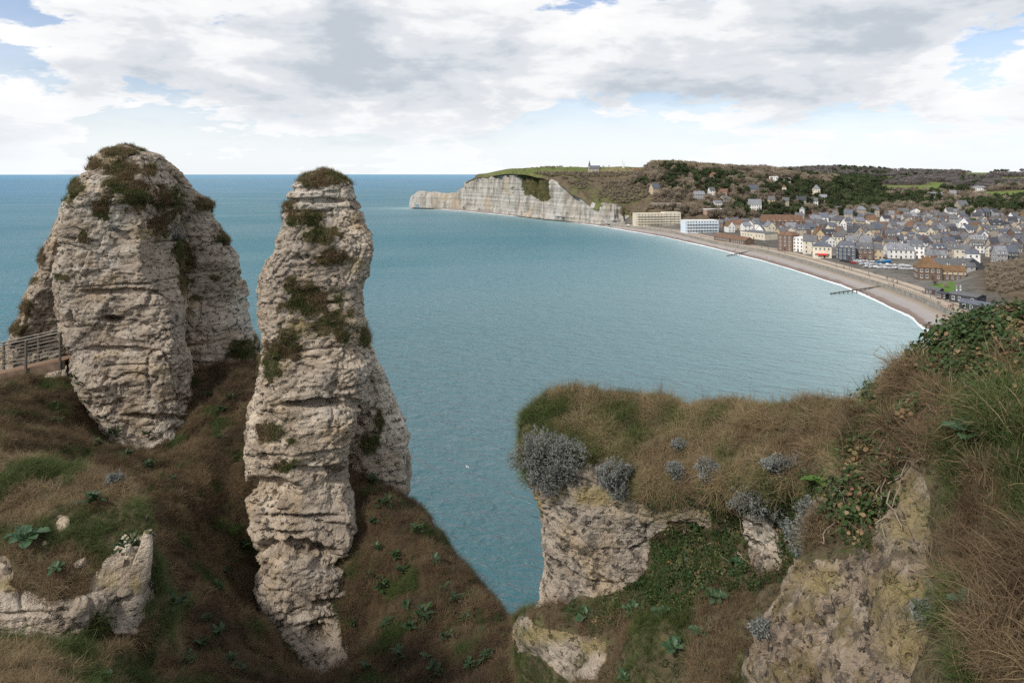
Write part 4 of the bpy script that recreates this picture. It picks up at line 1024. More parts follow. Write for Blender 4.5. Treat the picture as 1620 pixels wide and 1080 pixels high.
    swirl = np.stack([noise2(p, .9, 70) * 1.4 + np.where(px < 1480, -.35, .15), noise2(p, .9, 90) * .9 - .25, 0 * g2], -1)
    up = lean_up(nn, .55, .35, (0, 0, 0), .18) + .6 * swirl
    scatter('bank_grass', LONG, p[gk], up[gk], (RNG.uniform(.28, .62, len(p)) * (1 + .5 * tus) * (1 + .5 * noise2(p, 2.0, 53)))[gk], t[gk], 'long combed grass hanging over the near bank', 'grass')
    ik = ivy & (RNG.uniform(size=len(p)) < np.where(py > 690, .45, .7))
    ti = .30 + .28 * noise2(p, 2.5, 14) + .55 * (RNG.uniform(size=len(p)) < .2)
    scatter('ivy_leaves', IVYC, p[ik] + nn[ik] * .03, lean_up(nn[ik], .3, .9, (0, 0, 0), .4), RNG.uniform(.35, 1.05, ik.sum()), ti[ik], 'dark ivy leaves mixed with dead leaves on the near bank', 'ivy')
    # ivy creeping over the dark face under the ledge
    v, f, w = D_g; p, nn = sample(v, f, np.clip(w, 0, 1) ** 3, 150); px, py = to_px(p); j = noise2(p, 1.4, 9)
    ik = inpoly(px + 20 * j, py + 20 * j, [(1020, 800), (1130, 760), (1330, 760), (1330, 900), (1200, 940), (1100, 960), (960, 1000), (900, 970), (1010, 900)])
    scatter('face_ivy', IVYC, p[ik] + nn[ik] * .03, lean_up(nn[ik], .2, 1, (0, 0, 0), .45), RNG.uniform(.35, 1.0, ik.sum()), (.18 + .28 * noise2(p, 2, 14) + .6 * (RNG.uniform(size=len(p)) < .2))[ik], 'dark ivy hanging on the shaded face below the ledge', 'ivy')
    # tufts on the stacks
    for o, nm, lab in ((stA, 'stack_grass', 'grass tufts on the domed stack'), (stB, 'pinnacle_grass', 'grass tufts and cap on the slender pinnacle')):
        me = o.data; v = np.empty(len(me.vertices) * 3, np.float32); me.vertices.foreach_get('co', v); v = v.reshape(-1, 3).astype(float)
        f = np.empty(len(me.polygons) * 4, np.int32); me.polygons.foreach_get('vertices', f); f = f.reshape(-1, 4)
        w = np.empty(len(v), np.float32); me.attributes['veg'].data.foreach_get('value', w)
        p, nn = sample(v, f, np.clip(w * 1.5 - .25, 0, 1), 300); k = (nn[:, 1] < .35)
        p, nn = p[k], nn[k]; g = noise2(p, 1.1, 4)
        t = np.where(g + .3 * RNG.normal(size=len(p)) > .05, .74 + .16 * RNG.uniform(size=len(p)), .40 + .2 * g + .15 * RNG.uniform(size=len(p)))
        scatter(nm, SHORT, p, lean_up(nn, .75, .45, (.1, 0, 0), .25), RNG.uniform(.4, 1.3, len(p)) * (1 + .5 * noise2(p, 3.0, 8)), t, lab, 'grass')
grass_all()
# ------------------------------------------------------------------ single plants, twigs, footbridge, gull
_surf = [np.asarray(a, float) for a in (gully_v, F_g[0], D_g[0], E_g[0])]
for o in (stA, stB):
    v = np.empty(len(o.data.vertices) * 3, np.float32); o.data.vertices.foreach_get('co', v); _surf.append(v.reshape(-1, 3).astype(float))
_surf = np.concatenate(_surf); _sp = np.stack(to_px(_surf), -1)
def hit(px, py, r=9):
    k = np.nonzero((np.abs(_sp[:, 0] - px) < r) & (np.abs(_sp[:, 1] - py) < r))[0]
    if len(k) == 0: return hit(px, py, r * 2)
    dmin = _surf[k, 1].min(); k = k[_surf[k, 1] < dmin + .35]
    return _surf[k].mean(0)
SILVER = blade_mat('silver_leaves', [(0, (.12, .13, .115)), (1, (.30, .315, .30))], .6)
def simple_leaf_mat(name, lo, hi, rough=.5, sc=3.0):
    m, nt, b = new_mat(name)
    f = noise(nt, world_pos(nt), sc, 4, .6); c = ramp(nt, f, [(.32, lo), (.68, hi)])
    nt.links.new(c, b.inputs['Base Color']); b.inputs['Roughness'].default_value = rough; b.inputs['Specular IOR Level'].default_value = .3
    tr = nd(nt, 'ShaderNodeBsdfTranslucent'); nt.links.new(c, tr.inputs['Color']); mx = nd(nt, 'ShaderNodeMixShader'); mx.inputs[0].default_value = .2
    nt.links.new(b.outputs[0], mx.inputs[1]); nt.links.new(tr.outputs[0], mx.inputs[2]); nt.links.new(mx.outputs[0], nt.nodes['Material Output'].inputs['Surface'])
    return m
SILV = simple_leaf_mat('silver_foliage', (.135, .138, .122), (.29, .295, .265), .7, 5.0)
CABB = simple_leaf_mat('cabbage_leaf', (.035, .075, .035), (.085, .145, .07), .42, 9.0)
WEED = simple_leaf_mat('weed_leaf', (.022, .045, .016), (.05, .085, .03), .5, 6.0)
BRIGHT = simple_leaf_mat('fresh_leaf', (.06, .13, .02), (.11, .20, .035), .45, 9.0)
TWIG = plain('bare_twig', (.26, .205, .15), .85, .3, 8.0)
BARK = plain('shrub_stem', (.10, .075, .055), .9, .3, 8.0)
def shrub(px, py, wpx, hpx, label, seed, d=None, dens=1.0, lobes=6):
    rg = np.random.default_rng(seed); c = hit(px, min(py + hpx * .30, 1075)) if d is None else P(px, py + hpx * .3, d)
    s = c[1] / F; W, Hh = wpx * s, hpx * s
    root = empty('silver_shrub', (c[0], c[1] - .10, c[2] + .08)); parts = []; stems = []
    for k in range(lobes):
        ctr = np.array([rg.uniform(-.36, .36) * W, rg.uniform(-.25, .1) * W, rg.uniform(-.1, .5) * Hh]); r = np.array([W, W * .8, Hh * .7]) * rg.uniform(.15, .36)
        if k == 0: ctr = np.array([0, -.05 * W, .28 * Hh]); r = np.array([W * .38, W * .33, Hh * .36])
        n = int(np.clip(dens * 190 * max(r[0] * r[2], .02) / .12, 90, 1100))
        u = rg.normal(size=(n, 3)); u /= np.linalg.norm(u, axis=1, keepdims=True)
        rad = (1 + .30 * fbm(u * 2.2 + seed + k, 3)) * rg.uniform(.72, 1.0, n); tip = ctr + u * r * rad[:, None]
        # each sprig: narrow leaves round a short shoot that grows outwards and up
        m = 12; dirv = u + rg.normal(0, .35, (n, 3)) + np.array([0, 0, .45]); dirv /= np.linalg.norm(dirv, axis=1, keepdims=True)
        pos = (tip[:, None] - dirv[:, None] * rg.uniform(0, .085, (n, m, 1))).reshape(-1, 3); N = n * m
        ld = np.repeat(dirv, m, 0) * .6 + rg.normal(0, .55, (N, 3)); ld /= np.linalg.norm(ld, axis=1, keepdims=True)
        sd = np.cross(ld, rg.normal(size=(N, 3))); sd /= np.maximum(np.linalg.norm(sd, axis=1, keepdims=True), 1e-6); L = rg.uniform(.018, .042, (N, 1)); w = rg.uniform(.004, .009, (N, 1))
        q = np.stack([pos, pos + ld * L * .55 - sd * w, pos + ld * L, pos + ld * L * .55 + sd * w], 1)
        parts.append((q.reshape(-1, 3), np.arange(4 * N).reshape(-1, 4)))
        for t in range(7):
            e = ctr + rg.normal(0, .45, 3) * r; b0 = np.array([rg.normal(0, .04) * W, .1 * W, -.12 * Hh]); m = (b0 + e) / 2 + rg.normal(0, .06, 3) * W
            stems.append(tube_np([b0, m, e], [.011, .008, .004], 4))
    link('foliage', mesh_np('foliage', *join_np(parts)), root, SILV); link('stem', mesh_np('stem', *join_np(stems)), root, BARK)
    tag(root, label, 'shrub', 'silver grey shrubs on the cliff'); return root
for i, (px, py, w, h, lab, kw) in enumerate([
    (862, 722, 108, 128, 'largest silver grey shrub, hanging over the left end of the cliff ledge', dict(lobes=12)),
    (972, 748, 62, 74, 'silver shrub on the lip of the ledge above the pale chalk face', dict(lobes=7)),
    (1114, 738, 52, 46, 'rounded silver shrub in the middle of the ledge front', {}),
    (1064, 744, 40, 34, 'low silver shrub just left of the rounded one on the ledge', {}),
    (1070, 704, 34, 24, 'small faded silver shrub up in the ledge grass', dict(lobes=4)),
    (1202, 780, 110, 92, 'wide straggling silver shrub on the bank under the ledge grass', dict(lobes=10)),
    (1226, 735, 66, 46, 'silver shrub growing just above the wide straggling one', {}),
    (1288, 828, 84, 110, 'pale twiggy silver shrub hanging above the lichened rock', dict(lobes=10, d=6.4)),
    (193, 750, 34, 30, 'silver shrub alone on the brown slope below the domed stack', dict(lobes=4)),
    (284, 369, 26, 34, 'grey shrub in the crease near the top of the domed stack', dict(lobes=4)),
    (185, 362, 20, 13, 'tiny grey cushion plant on the face of the domed stack', dict(lobes=3)),
    (1440, 965, 30, 30, 'small grey plant rooted in the lichened near rock', dict(lobes=3)),
    (1188, 985, 34, 34, 'grey shrub beside the left edge of the lichened rock', dict(lobes=4)),
    (798, 458, 1, 1, '', None)]):
    if kw is not None: shrub(px, py, w, h, lab, 500 + i, **kw)

def cab_leaf(seed):
    rg = np.random.default_rng(seed); v, f = [], []; L, W, ns, nw = 1.0, .62, 9, 6
    for s in range(ns + 1):
        t = s / ns; w = W * .5 * (.10 if t < .18 else math.sin(math.pi * min(1., (t - .10) / .93)) ** .55) * (1 + .22 * math.sin(s * 2.4 + seed)); 
        for k in range(nw + 1):
            u = k / nw * 2 - 1
            z = .16 * abs(u) * w * 2 - .32 * t * t + .05 * math.sin(9 * t + 5 * u + seed) * abs(u) + rg.normal(0, .010)
            v.append((L * t, u * w, z + .18 * t))
    f = grid_faces(ns + 1, nw + 1)
    me = mesh_np('leaf', np.array(v), f); return me
CLEAF = [cab_leaf(s) for s in (1, 2, 3, 4)]
for me in CLEAF: me.materials.append(CABB)
BLEAF = [cab_leaf(s) for s in (7, 8)]
for me in BLEAF: me.materials.append(BRIGHT)
def cabbage(px, py, wpx, label, seed, leaves=11, d=None, protos=CLEAF, lift=.03):
    rg = random.Random(seed); c = hit(px, py) if d is None else P(px, py, d); L = wpx * c[1] / F * .56
    root = empty('wild_cabbage', (c[0], c[1] - .05 - lift, c[2] + lift), rg.uniform(0, 6)); root.rotation_euler.x = -R(rg.uniform(10, 30)) if False else 0
    for k in range(leaves):
        o = link('leaf', rg.choice(protos), root); s = L * rg.uniform(.7, 1.1) * (1 if k < leaves * .65 else .6)
        o.scale = (s, s, s); o.rotation_euler = (rg.uniform(-.25, .25), -rg.uniform(.05, .5) - (.6 if k >= leaves * .65 else 0), k * 2.4 + rg.uniform(-.3, .3))
    tag(root, label, 'plant', 'wild cabbage plants'); return root
for i, a in enumerate([
    (1506, 690, 78, 'bright glossy cabbage plant amid the long grass of the near bank', 12),
    (50, 850, 58, 'bluish cabbage plant on the grassy outcrop beside a pale stone', 12),
    (97, 900, 34, 'small cabbage plant above the broken chalk of the outcrop', 7),
    (160, 1073, 40, 'cabbage plant cut by the bottom edge below the outcrop', 8),
    (1500, 952, 54, 'dark cabbage plant on the near bank right of the lichened rock', 9),
    (925, 972, 36, 'cabbage plant below the middle of the pale chalk face', 9),
    (1000, 962, 40, 'dark cabbage plant under the right end of the chalk face', 9),
    (1048, 966, 38, 'cabbage plant at the foot of the ivy below the ledge', 9),
    (1064, 1022, 40, 'lowest large cabbage plant on the grass under the ledge', 9),
    (1128, 945, 40, 'cabbage plant on the slope under the right part of the ledge', 9),
    (1104, 1000, 32, 'cabbage plant low on the slope between two other cabbages', 8),
    (1165, 890, 32, 'small cabbage plant under the wide silver shrub', 8),
    (985, 1068, 30, 'cabbage plant at the very bottom right of the yellow rock band', 8)]):
    cabbage(a[0], a[1] + (14 if i in (0, 4) else 0), a[2], a[3], 600 + i, a[4], lift=.15 if i in (0, 4) else .06)
cabbage(1282, 770, 46, 'fresh bright green plant beside the pale twiggy shrub', 640, 9, None, BLEAF, .16)
def weed_mesh(seed):
    rg = np.random.default_rng(seed); parts = []
    for k in range(26):
        v, f = leaf_shape(rg.uniform(.10, .2), rg.uniform(.05, .09), .2, rg.uniform(.2, .9), 3)
        parts.append((rotz(roty(v, -rg.uniform(.1, 1.2)), rg.uniform(0, 6.3)) + np.array([rg.normal(0, .06), rg.normal(0, .06), rg.uniform(0, .12)]), f))
    me = mesh_np('leafy_weed', *join_np(parts)); me.materials.append(WEED); return me
_u = 'first second third fourth fifth sixth seventh eighth ninth tenth eleventh twelfth thirteenth fourteenth fifteenth sixteenth seventeenth eighteenth nineteenth'.split()
WORDS = _u + ['twentieth'] + ['twenty-' + k for k in _u[:9]] + ['thirtieth'] + ['thirty-' + k for k in _u[:9]]
WEEDS = [weed_mesh(s) for s in range(5)]
WEED_PX = [(365, 632), (352, 652), (372, 560), (392, 545), (130, 612), (118, 600), (138, 640), (90, 640), (92, 668), (160, 700), (185, 690), (205, 720), (330, 625), (345, 690), (362, 905), (350, 930), (385, 870), (330, 985), (345, 1010), (320, 1025), (300, 1050), (365, 1050), (385, 1060), (280, 960),
   (590, 760), (610, 800), (588, 830), (596, 870), (585, 915), (640, 905), (605, 930), (625, 885), (690, 890), (660, 840), (700, 930), (735, 980), (650, 1000), (610, 990), (630, 1040), (675, 1045), (710, 1010), (760, 1000), (770, 1040), (745, 1060), (580, 1060), (690, 1070), (640, 960), (560, 985), (720, 950), (670, 980), (205, 870), (150, 800), (240, 735), (275, 760), (230, 690)]
for i, (x, y) in enumerate(WEED_PX):
    c = hit(x, y); o = link('leafy_weed', WEEDS[i % 5]); o.location = (c[0], c[1] - .05, c[2] + .08); s = rnd.uniform(.7, 1.25); o.scale = (s, s, s); o.rotation_euler = (0, 0, rnd.uniform(0, 6))
    zone = 'right of the pinnacle' if x > 540 else ('between the stacks' if x > 280 else 'left of the pinnacle and below the bridge')
    same = sorted((q for q in WEED_PX if (q[0] > 540) == (x > 540) and (q[0] > 280) == (x > 280)), key=lambda q: (q[1], q[0]))
    tag(o, 'dark green leafy weed %s, %s from the top' % (zone, WORDS[same.index((x, y))]), 'weed', 'leafy weeds on the gully slope')
def loose_stone(px, py, wpx, label, seed):
    c = hit(px, py); r = wpx * c[1] / F * .5; bm = bmesh.new(); rs = np.random.default_rng(int(seed * 10) + 3)
    for q in rs.normal(size=(15, 3)): bm.verts.new(q / np.linalg.norm(q) * rs.uniform(.75, 1.1))
    hull = bmesh.ops.convex_hull(bm, input=bm.verts); bmesh.ops.delete(bm, geom=[g for g in hull['geom_interior'] if isinstance(g, bmesh.types.BMVert)], context='VERTS')
    bmesh.ops.subdivide_edges(bm, edges=bm.edges[:], cuts=7, use_grid_fill=True); bmesh.ops.triangulate(bm, faces=bm.faces[:])
    v = np.array([q.co[:] for q in bm.verts]); v = v * (1 + .10 * fbm(v * 1.6 + seed, 4)[:, None] - .05 * smoothstep(.1, .5, perlin(v * 4 + seed))[:, None]) * np.array([1, .8, 1.1]) * r
    for q, w in zip(bm.verts, v): q.co = w
    for f in bm.faces: f.smooth = True
    me = bm_mesh('loose_stone', bm); set_attr(me, 'veg', np.zeros(len(v))); set_attr(me, 'lich', np.zeros(len(v)))
    o = link('loose_stone', me, mat=ROCK); o.location = (c[0], c[1], c[2] + .1 * r); tag(o, label, 'stone', 'pale stones on the outcrop')
for i, a in enumerate([(100, 834, 28, 'pale stone standing in the outcrop grass beside the bluish cabbage'), (0, 906, 40, 'rounded pale boulder cut by the left edge of the picture'), (72, 866, 16, 'small pale stone under the bluish cabbage'), (193, 892, 16, 'pale stone left of the chalk fin'), (226, 820, 20, 'upright pale stone perched above the tip of the chalk fin'), (126, 896, 24, 'flat buff stone lying in the middle of the outcrop')]): loose_stone(*a, 3.7 * i)
# bare ivy stems over the near bank
def stems_on(v, box, n, seed, L=(.25, .8), r=(.003, .008)):
    rg = np.random.default_rng(seed); px, py = to_px(v); k = np.nonzero(inpoly(px, py, box))[0]; out = []
    tree = v[k]
    for i in range(n):
        p = tree[rg.integers(len(tree))] + np.array([0, -.02, .03]); d = rg.normal(size=3) * np.array([1, .4, .6]); d /= np.linalg.norm(d); pts = [p]
        for s in range(7):
            d = d + rg.normal(0, .45, 3); d /= np.linalg.norm(d); q = pts[-1] + d * rg.uniform(*L) / 7
            j = tree[((tree - q) ** 2).sum(1).argmin()] ; q = q * .45 + (j + np.array([0, -.03, .035])) * .55
            pts.append(q)
        R0 = rg.uniform(*r); out.append(tube_np(pts, np.linspace(R0, R0 * .4, 8), 5))
    return join_np(out)
Ev = np.asarray(E_g[0]); Dv = np.asarray(D_g[0])
vf = stems_on(Ev, [(1370, 640), (1400, 560), (1480, 510), (1620, 470), (1620, 640), (1480, 680)], 170, 5)
vf2 = stems_on(Ev, [(1320, 690), (1420, 690), (1470, 760), (1420, 850), (1310, 860)], 45, 6)
vf3 = stems_on(Dv, [(1060, 770), (1330, 700), (1380, 660), (1380, 860), (1200, 900), (1080, 860)], 80, 7, (.4, 1.1), (.004, .009))
o = link('ivy_stems', mesh_np('ivy_stems', *join_np([vf, vf2, vf3])), mat=TWIG); tag(o, 'tangle of bare pale ivy stems over the near bank', 'ivy stems', kind='stuff')
def branch(pts, r, label, side=()):
    ps = np.array([P(*q) for q in pts]); n = len(ps); t = [tube_np(cr_interp(ps, 4 * n, 0), np.linspace(r, r * .35, 4 * n), 6)]
    for s in side: q = np.array([P(*k) for k in s]); t.append(tube_np(cr_interp(q, 3 * len(q), 0), np.linspace(r * .6, r * .25, 3 * len(q)), 5))
    o = link('bare_branch', mesh_np('bare_branch', *join_np(t)), mat=TWIG); tag(o, label, 'branch', 'bare branches on the near bank')
branch([(1404, 572, 6.3), (1392, 566, 6.3), (1382, 560, 6.3), (1388, 552, 6.3), (1392, 547, 6.3)], .006, 'thin hooked twig sticking out over the bay from the ivy', [[(1392, 547, 6.3), (1400, 552, 6.3), (1407, 560, 6.3)]])
branch([(1450, 998, 3.75), (1480, 990, 3.65), (1520, 985, 3.5), (1560, 974, 3.4), (1590, 975, 3.3)], .005, 'long pale stem lying across the grass right of the lichened rock', [[(1520, 985, 3.5), (1518, 1000, 3.5), (1512, 1012, 3.5)]])
branch([(1388, 830, 4.9), (1392, 800, 4.9), (1386, 780, 4.9), (1395, 765, 4.95), (1412, 755, 4.95)], .008, 'forked pale root standing out against the dark ivy patch', [[(1386, 788, 4.9), (1372, 800, 4.95), (1364, 815, 4.95)], [(1390, 802, 4.9), (1410, 806, 4.85), (1425, 818, 4.8)]])

# footbridge
STEEL = plain('weathered_steel', (.20, .185, .16), .5, .25, 6.0, .6); PLANK = plain('deck_timber', (.27, .165, .10), .8, .3, 5.0, rand=.15); BEAM = plain('bridge_beam', (.15, .105, .072), .85, .45, 4.0)
def make_bridge():
    k = 1.085; dn, df = 22.3 * k, 23.25 * k
    A = P(-70, 607.5, dn); Bq = P(103, 569, dn); dx = Bq[0] - A[0]; sl = (Bq[2] - A[2]) / dx
    root = empty('footbridge', (A[0], dn, A[2])); n = 30
    def rel(p): return np.asarray(p) - np.array([A[0], dn, A[2]])
    bm = bmesh.new(); box_bm(bm, 0, dx / n * .93, 0, df - dn, -.045, 0); pm = bm_mesh('deck_plank', bm, [PLANK])
    for i in range(n):
        o = link('deck_plank', pm, root); o.location = (dx * i / n, 0, sl * dx * i / n + .0015 * (i % 3)); o.rotation_euler = (0, -math.atan(sl), 0)
    for y in (-.06, df - dn + .002):
        bm = bmesh.new(); v = [bm.verts.new((x, yy, z + sl * x)) for x in (0, dx) for yy in (y, y + .06) for z in (-.33, -.012)]
        for f in ((0, 1, 3, 2), (4, 6, 7, 5), (0, 4, 5, 1), (2, 3, 7, 6), (0, 2, 6, 4), (1, 5, 7, 3)): bm.faces.new([v[i] for i in f])
        link('beam', bm_mesh('beam', bm, [BEAM]), root)
    def post(px, y, lo):
        x = (px - 810) / F * (y + dn) - A[0]; z = sl * x
        bm = bmesh.new(); box_bm(bm, -.035, .035, -.035, .035, lo, 1.06); bmesh.ops.bevel(bm, geom=bm.edges[:], offset=.008, segments=1, affect='EDGES'); box_bm(bm, -.07, .07, -.05, .05, lo - .015, lo + .01)
        o = link('post', bm_mesh('post', bm, [STEEL]), root); o.location = (x, y, z); return x
    xs = {}
    for y, pxs, lo in ((-.10, (-66, -13, 41, 95), -.30), (df - dn + .10, (-50, 6, 61, 97), -.25)):
        xs = [post(p, y, lo) for p in pxs]
        for j in range(7):
            h = 1.05 if j == 0 else .95 - .135 * j; r = .022 if j == 0 else .0105
            v, f = tube_np([(xs[0], y, sl * xs[0] + h), (xs[-1] + .10, y, sl * (xs[-1] + .10) + h)], r, 8)
            link('handrail' if j == 0 else 'rail', mesh_np('rail', v, f), root, STEEL)
    tag(root, 'timber decked footbridge with steel railings at the left edge', 'footbridge')
make_bridge()
def make_gull():
    c = P(739, 738, 140.0); root = empty('gull', tuple(c), .6)
    W = plain('gull_white', (.8, .8, .8), .7, .05); G = plain('gull_grey', (.42, .44, .46), .7, .08)
    v, f = tube_np([(-.30, 0, 0), (-.22, 0, .01), (-.05, 0, .02), (.12, 0, .02), (.20, 0, .04), (.27, 0, .045), (.33, 0, .03)], [.012, .05, .085, .07, .045, .045, .008], 10)
    link('body', mesh_np('body', v, f), root, W)
    for s in (-1, 1):
        w = np.array([[(.10, s * .05, .04), (-.08, s * .05, .04)], [(.16, s * .30, .13), (-.04, s * .30, .12)], [(.10, s * .55, .10), (-.06, s * .52, .10)], [(-.02, s * .72, .05), (-.06, s * .70, .05)]]).reshape(-1, 3)
        w = np.concatenate([w, w - np.array([0, 0, .012])]); f = np.concatenate([grid_faces(4, 2), grid_faces(4, 2)[:, ::-1] + 8])
        link('wing', mesh_np('wing', w, f), root, G)
    tag(root, 'white gull gliding low over the water between the cliffs', 'gull')
make_gull()
# ------------------------------------------------------------------ promenade, sea wall, groynes
PAVE = plain('promenade_paving', (.40, .325, .25), .85, .15, .3); CONC = plain('sea_wall_concrete', (.22, .205, .18), .9, .3, .4); DARKW = plain('groyne_timber', (.11, .095, .078), .9, .4, .6)
WALLR = resample(WALL[::-1], 300)                     # far to near
_t = np.gradient(WALLR[:, :2], axis=0); _t /= np.linalg.norm(_t, axis=1)[:, None]; INL = np.stack([-_t[:, 1], _t[:, 0]], -1)
if INL[:, 0].mean() < 0: INL = -INL
def strip(name, offs, mat, label, cat, kind='structure'):
    g = np.array([[np.append(WALLR[i, :2] + INL[i] * o, z) for i in range(300)] for o, z in offs])
    ob = link(name, mesh_np(name, g.reshape(-1, 3), grid_faces(len(offs), 300), False), mat=mat); tag(ob, label, cat, kind=kind); return ob
strip('promenade', [(.45, 4.60), (15.5, 4.66), (15.5, 4.2)], PAVE, 'pale paved promenade along the top of the beach', 'promenade')
strip('sea_wall', [(-.9, 1.2), (0, 4.55), (0, 5.0), (.42, 5.0), (.42, 4.3)], CONC, 'long grey sea wall between beach and promenade', 'wall', 'thing')
strip('low_wall', [(8.0, 4.5), (8.0, 5.15), (8.35, 5.15), (8.35, 4.5)], CONC, 'low dark wall dividing the promenade lengthwise', 'wall', 'thing')
def on_land(px, py, z): return Pz(px, py, z)
def groyne(pts, label):
    root = empty('groyne', tuple(pts[0])); a, b = np.array(pts[0]), np.array(pts[1]); n = 14
    for i in range(n):
        p = a + (b - a) * i / (n - 1) - a; bm = bmesh.new(); box_bm(bm, -.18, .18, -.18, .18, -2.5, .55 + .3 * ((i * 7) % 3) / 3)
        o = link('pile', bm_mesh('pile', bm, [DARKW]), root); o.location = tuple(p)
    v, f = tube_np([(0, 0, .2), tuple(b - a + np.array([0, 0, .2]))], .34, 6); link('beam', mesh_np('beam', v, f), root, DARKW)
    tag(root, label, 'groyne', 'groynes on the beach')
groyne([Pz(1200, 395, 3.0), Pz(1150, 405, .3)], 'far dark groyne running down the beach to the water')
groyne([Pz(1402, 452, 3.2), Pz(1314, 465, .3)], 'near long dark groyne reaching from the wall into the sea')
RAILM = plain('railing_paint', (.10, .11, .10), .6, .2)
def beach_railing():
    k = [i for i in range(300) if 1404 < 810 + F * WALLR[i, 0] / WALLR[i, 1] < 1560]; root = empty('sea_wall_railing', tuple(WALLR[k[0]][:2]) + (5.0,)); o0 = WALLR[k[0]][:2]
    q = resample(WALLR[k[0]:k[-1] + 1], 52)[:, :2] - o0 + .2 * np.array([1, 0]); bm = bmesh.new(); box_bm(bm, -.06, .06, -.06, .06, 0, 1.1); pm = bm_mesh('post', bm, [RAILM])
    for p in q: o = link('post', pm, root); o.location = (p[0], p[1], 0)
    for h in (.55, 1.08): v, f = tube_np(np.c_[q, np.full(len(q), h)], .045, 5); link('rail', mesh_np('rail', v, f), root, RAILM)
    tag(root, 'dark post and rail fence on the near stretch of sea wall', 'railing')
beach_railing()

# ------------------------------------------------------------------ buildings
SLATE = [plain('slate_%s' % n, c, .55, .25, .5, rand=.12) for n, c in (('blue', (.098, .108, .130)), ('grey', (.118, .118, .122)), ('dark', (.05, .053, .062)), ('pale', (.20, .205, .22)))]
TILE = [plain('tile_brown', (.165, .095, .062), .8, .3, .5), plain('tile_russet', (.155, .092, .048), .8, .3, .5)]
WALLC = {'white': (.74, .73, .70), 'cream': (.63, .57, .45), 'stone': (.36, .31, .25), 'brick': (.165, .112, .088), 'grey': (.33, .33, .33), 'buff': (.50, .39, .25), 'dark': (.05, .053, .06), 'timber': (.135, .095, .072), 'pink': (.45, .27, .20), 'blue_grey': (.075, .092, .12), 'paleblue': (.62, .69, .76)}
WALLM = {k: plain('wall_' + k, c, .85, .12, .35, rand=.08) for k, c in WALLC.items()}
FRAME = plain('window_frame', (.72, .71, .68), .6, .05); BRICKC = plain('chimney_brick', (.22, .12, .085), .9, .25, 1.0); DOORM = plain('door_paint', (.10, .06, .05), .5, .2); REDM = plain('red_awning', (.50, .03, .03), .6, .1)
def glass_mat():
    m, nt, b = new_mat('window_glass'); b.inputs['Base Color'].default_value = (.03, .035, .04, 1); b.inputs['Roughness'].default_value = .12; return m
GLASS = glass_mat()
def window_mesh(rows=2, light=True):
    bm = bmesh.new(); box_bm(bm, -.5, .5, -.06, .10, -.5, .5, 0 if light else 1); box_bm(bm, -.40, .40, -.075, .0, -.43, .43, 1)
    box_bm(bm, -.03, .03, -.09, -.02, -.43, .43, 0); box_bm(bm, -.56, .56, -.14, .02, -.57, -.50, 0)
    return bm_mesh('window', bm, [FRAME, GLASS])
WINM = window_mesh(); WINBAND = window_mesh()
def door_mesh():
    bm = bmesh.new(); box_bm(bm, -.5, .5, -.05, .1, 0, 1); box_bm(bm, -.36, .36, -.07, 0, .35, .9); return bm_mesh('door', bm, [DOORM])
DOORME = door_mesh()
def gable_roof(w, d, h, rh, ov=.35, th=.22):
    bm = bmesh.new(); x = w / 2 + ov; y = d / 2 + ov; e = h - ov * rh / (d / 2)
    for s in (-1, 1):
        a = [(-x, s * y, e), (x, s * y, e), (x, 0, h + rh), (-x, 0, h + rh)]; vs = [bm.verts.new(p) for p in a] + [bm.verts.new((p[0], p[1], p[2] + th)) for p in a]
        for f in ((0, 1, 2, 3), (4, 7, 6, 5), (0, 4, 5, 1), (1, 5, 6, 2), (2, 6, 7, 3), (3, 7, 4, 0)): bm.faces.new([vs[i] for i in f])
    return bm
def hip_roof(w, d, h, rh, ov=.35, flat=0.0):
    bm = bmesh.new(); x = w / 2 + ov; y = d / 2 + ov; ins = min(w, d) / 2 * (1 - flat); rx = max(x - ov - ins, .15); ry = max(y - ov - ins, .15) if flat or w < d else .15
    if w >= d and not flat: ry = .12
    b0 = [bm.verts.new(p) for p in ((-x, -y, h - .15), (x, -y, h - .15), (x, y, h - .15), (-x, y, h - .15))]; b1 = [bm.verts.new(p) for p in ((-x, -y, h + .05), (x, -y, h + .05), (x, y, h + .05), (-x, y, h + .05))]
    t = [bm.verts.new(p) for p in ((-rx, -ry, h + rh), (rx, -ry, h + rh), (rx, ry, h + rh), (-rx, ry, h + rh))]
    bm.faces.new(b0)
    for i in range(4): j = (i + 1) % 4; bm.faces.new((b0[i], b0[j], b1[j], b1[i])); bm.faces.new((b1[i], b1[j], t[j], t[i]))
    bm.faces.new(t); return bm
def walls(w, d, h, rh, gable):
    bm = bmesh.new(); pr = [(-d / 2, -3.0), (d / 2, -3.0), (d / 2, h)] + ([(0, h + rh - .05)] if gable else []) + [(-d / 2, h)]
    a = [bm.verts.new((-w / 2, y, z)) for y, z in pr]; b = [bm.verts.new((w / 2, y, z)) for y, z in pr]
    bm.faces.new(a); bm.faces.new(b[::-1])
    for i in range(len(pr)): j = (i + 1) % len(pr); bm.faces.new((a[i], b[i], b[j], a[j]))
    return bm
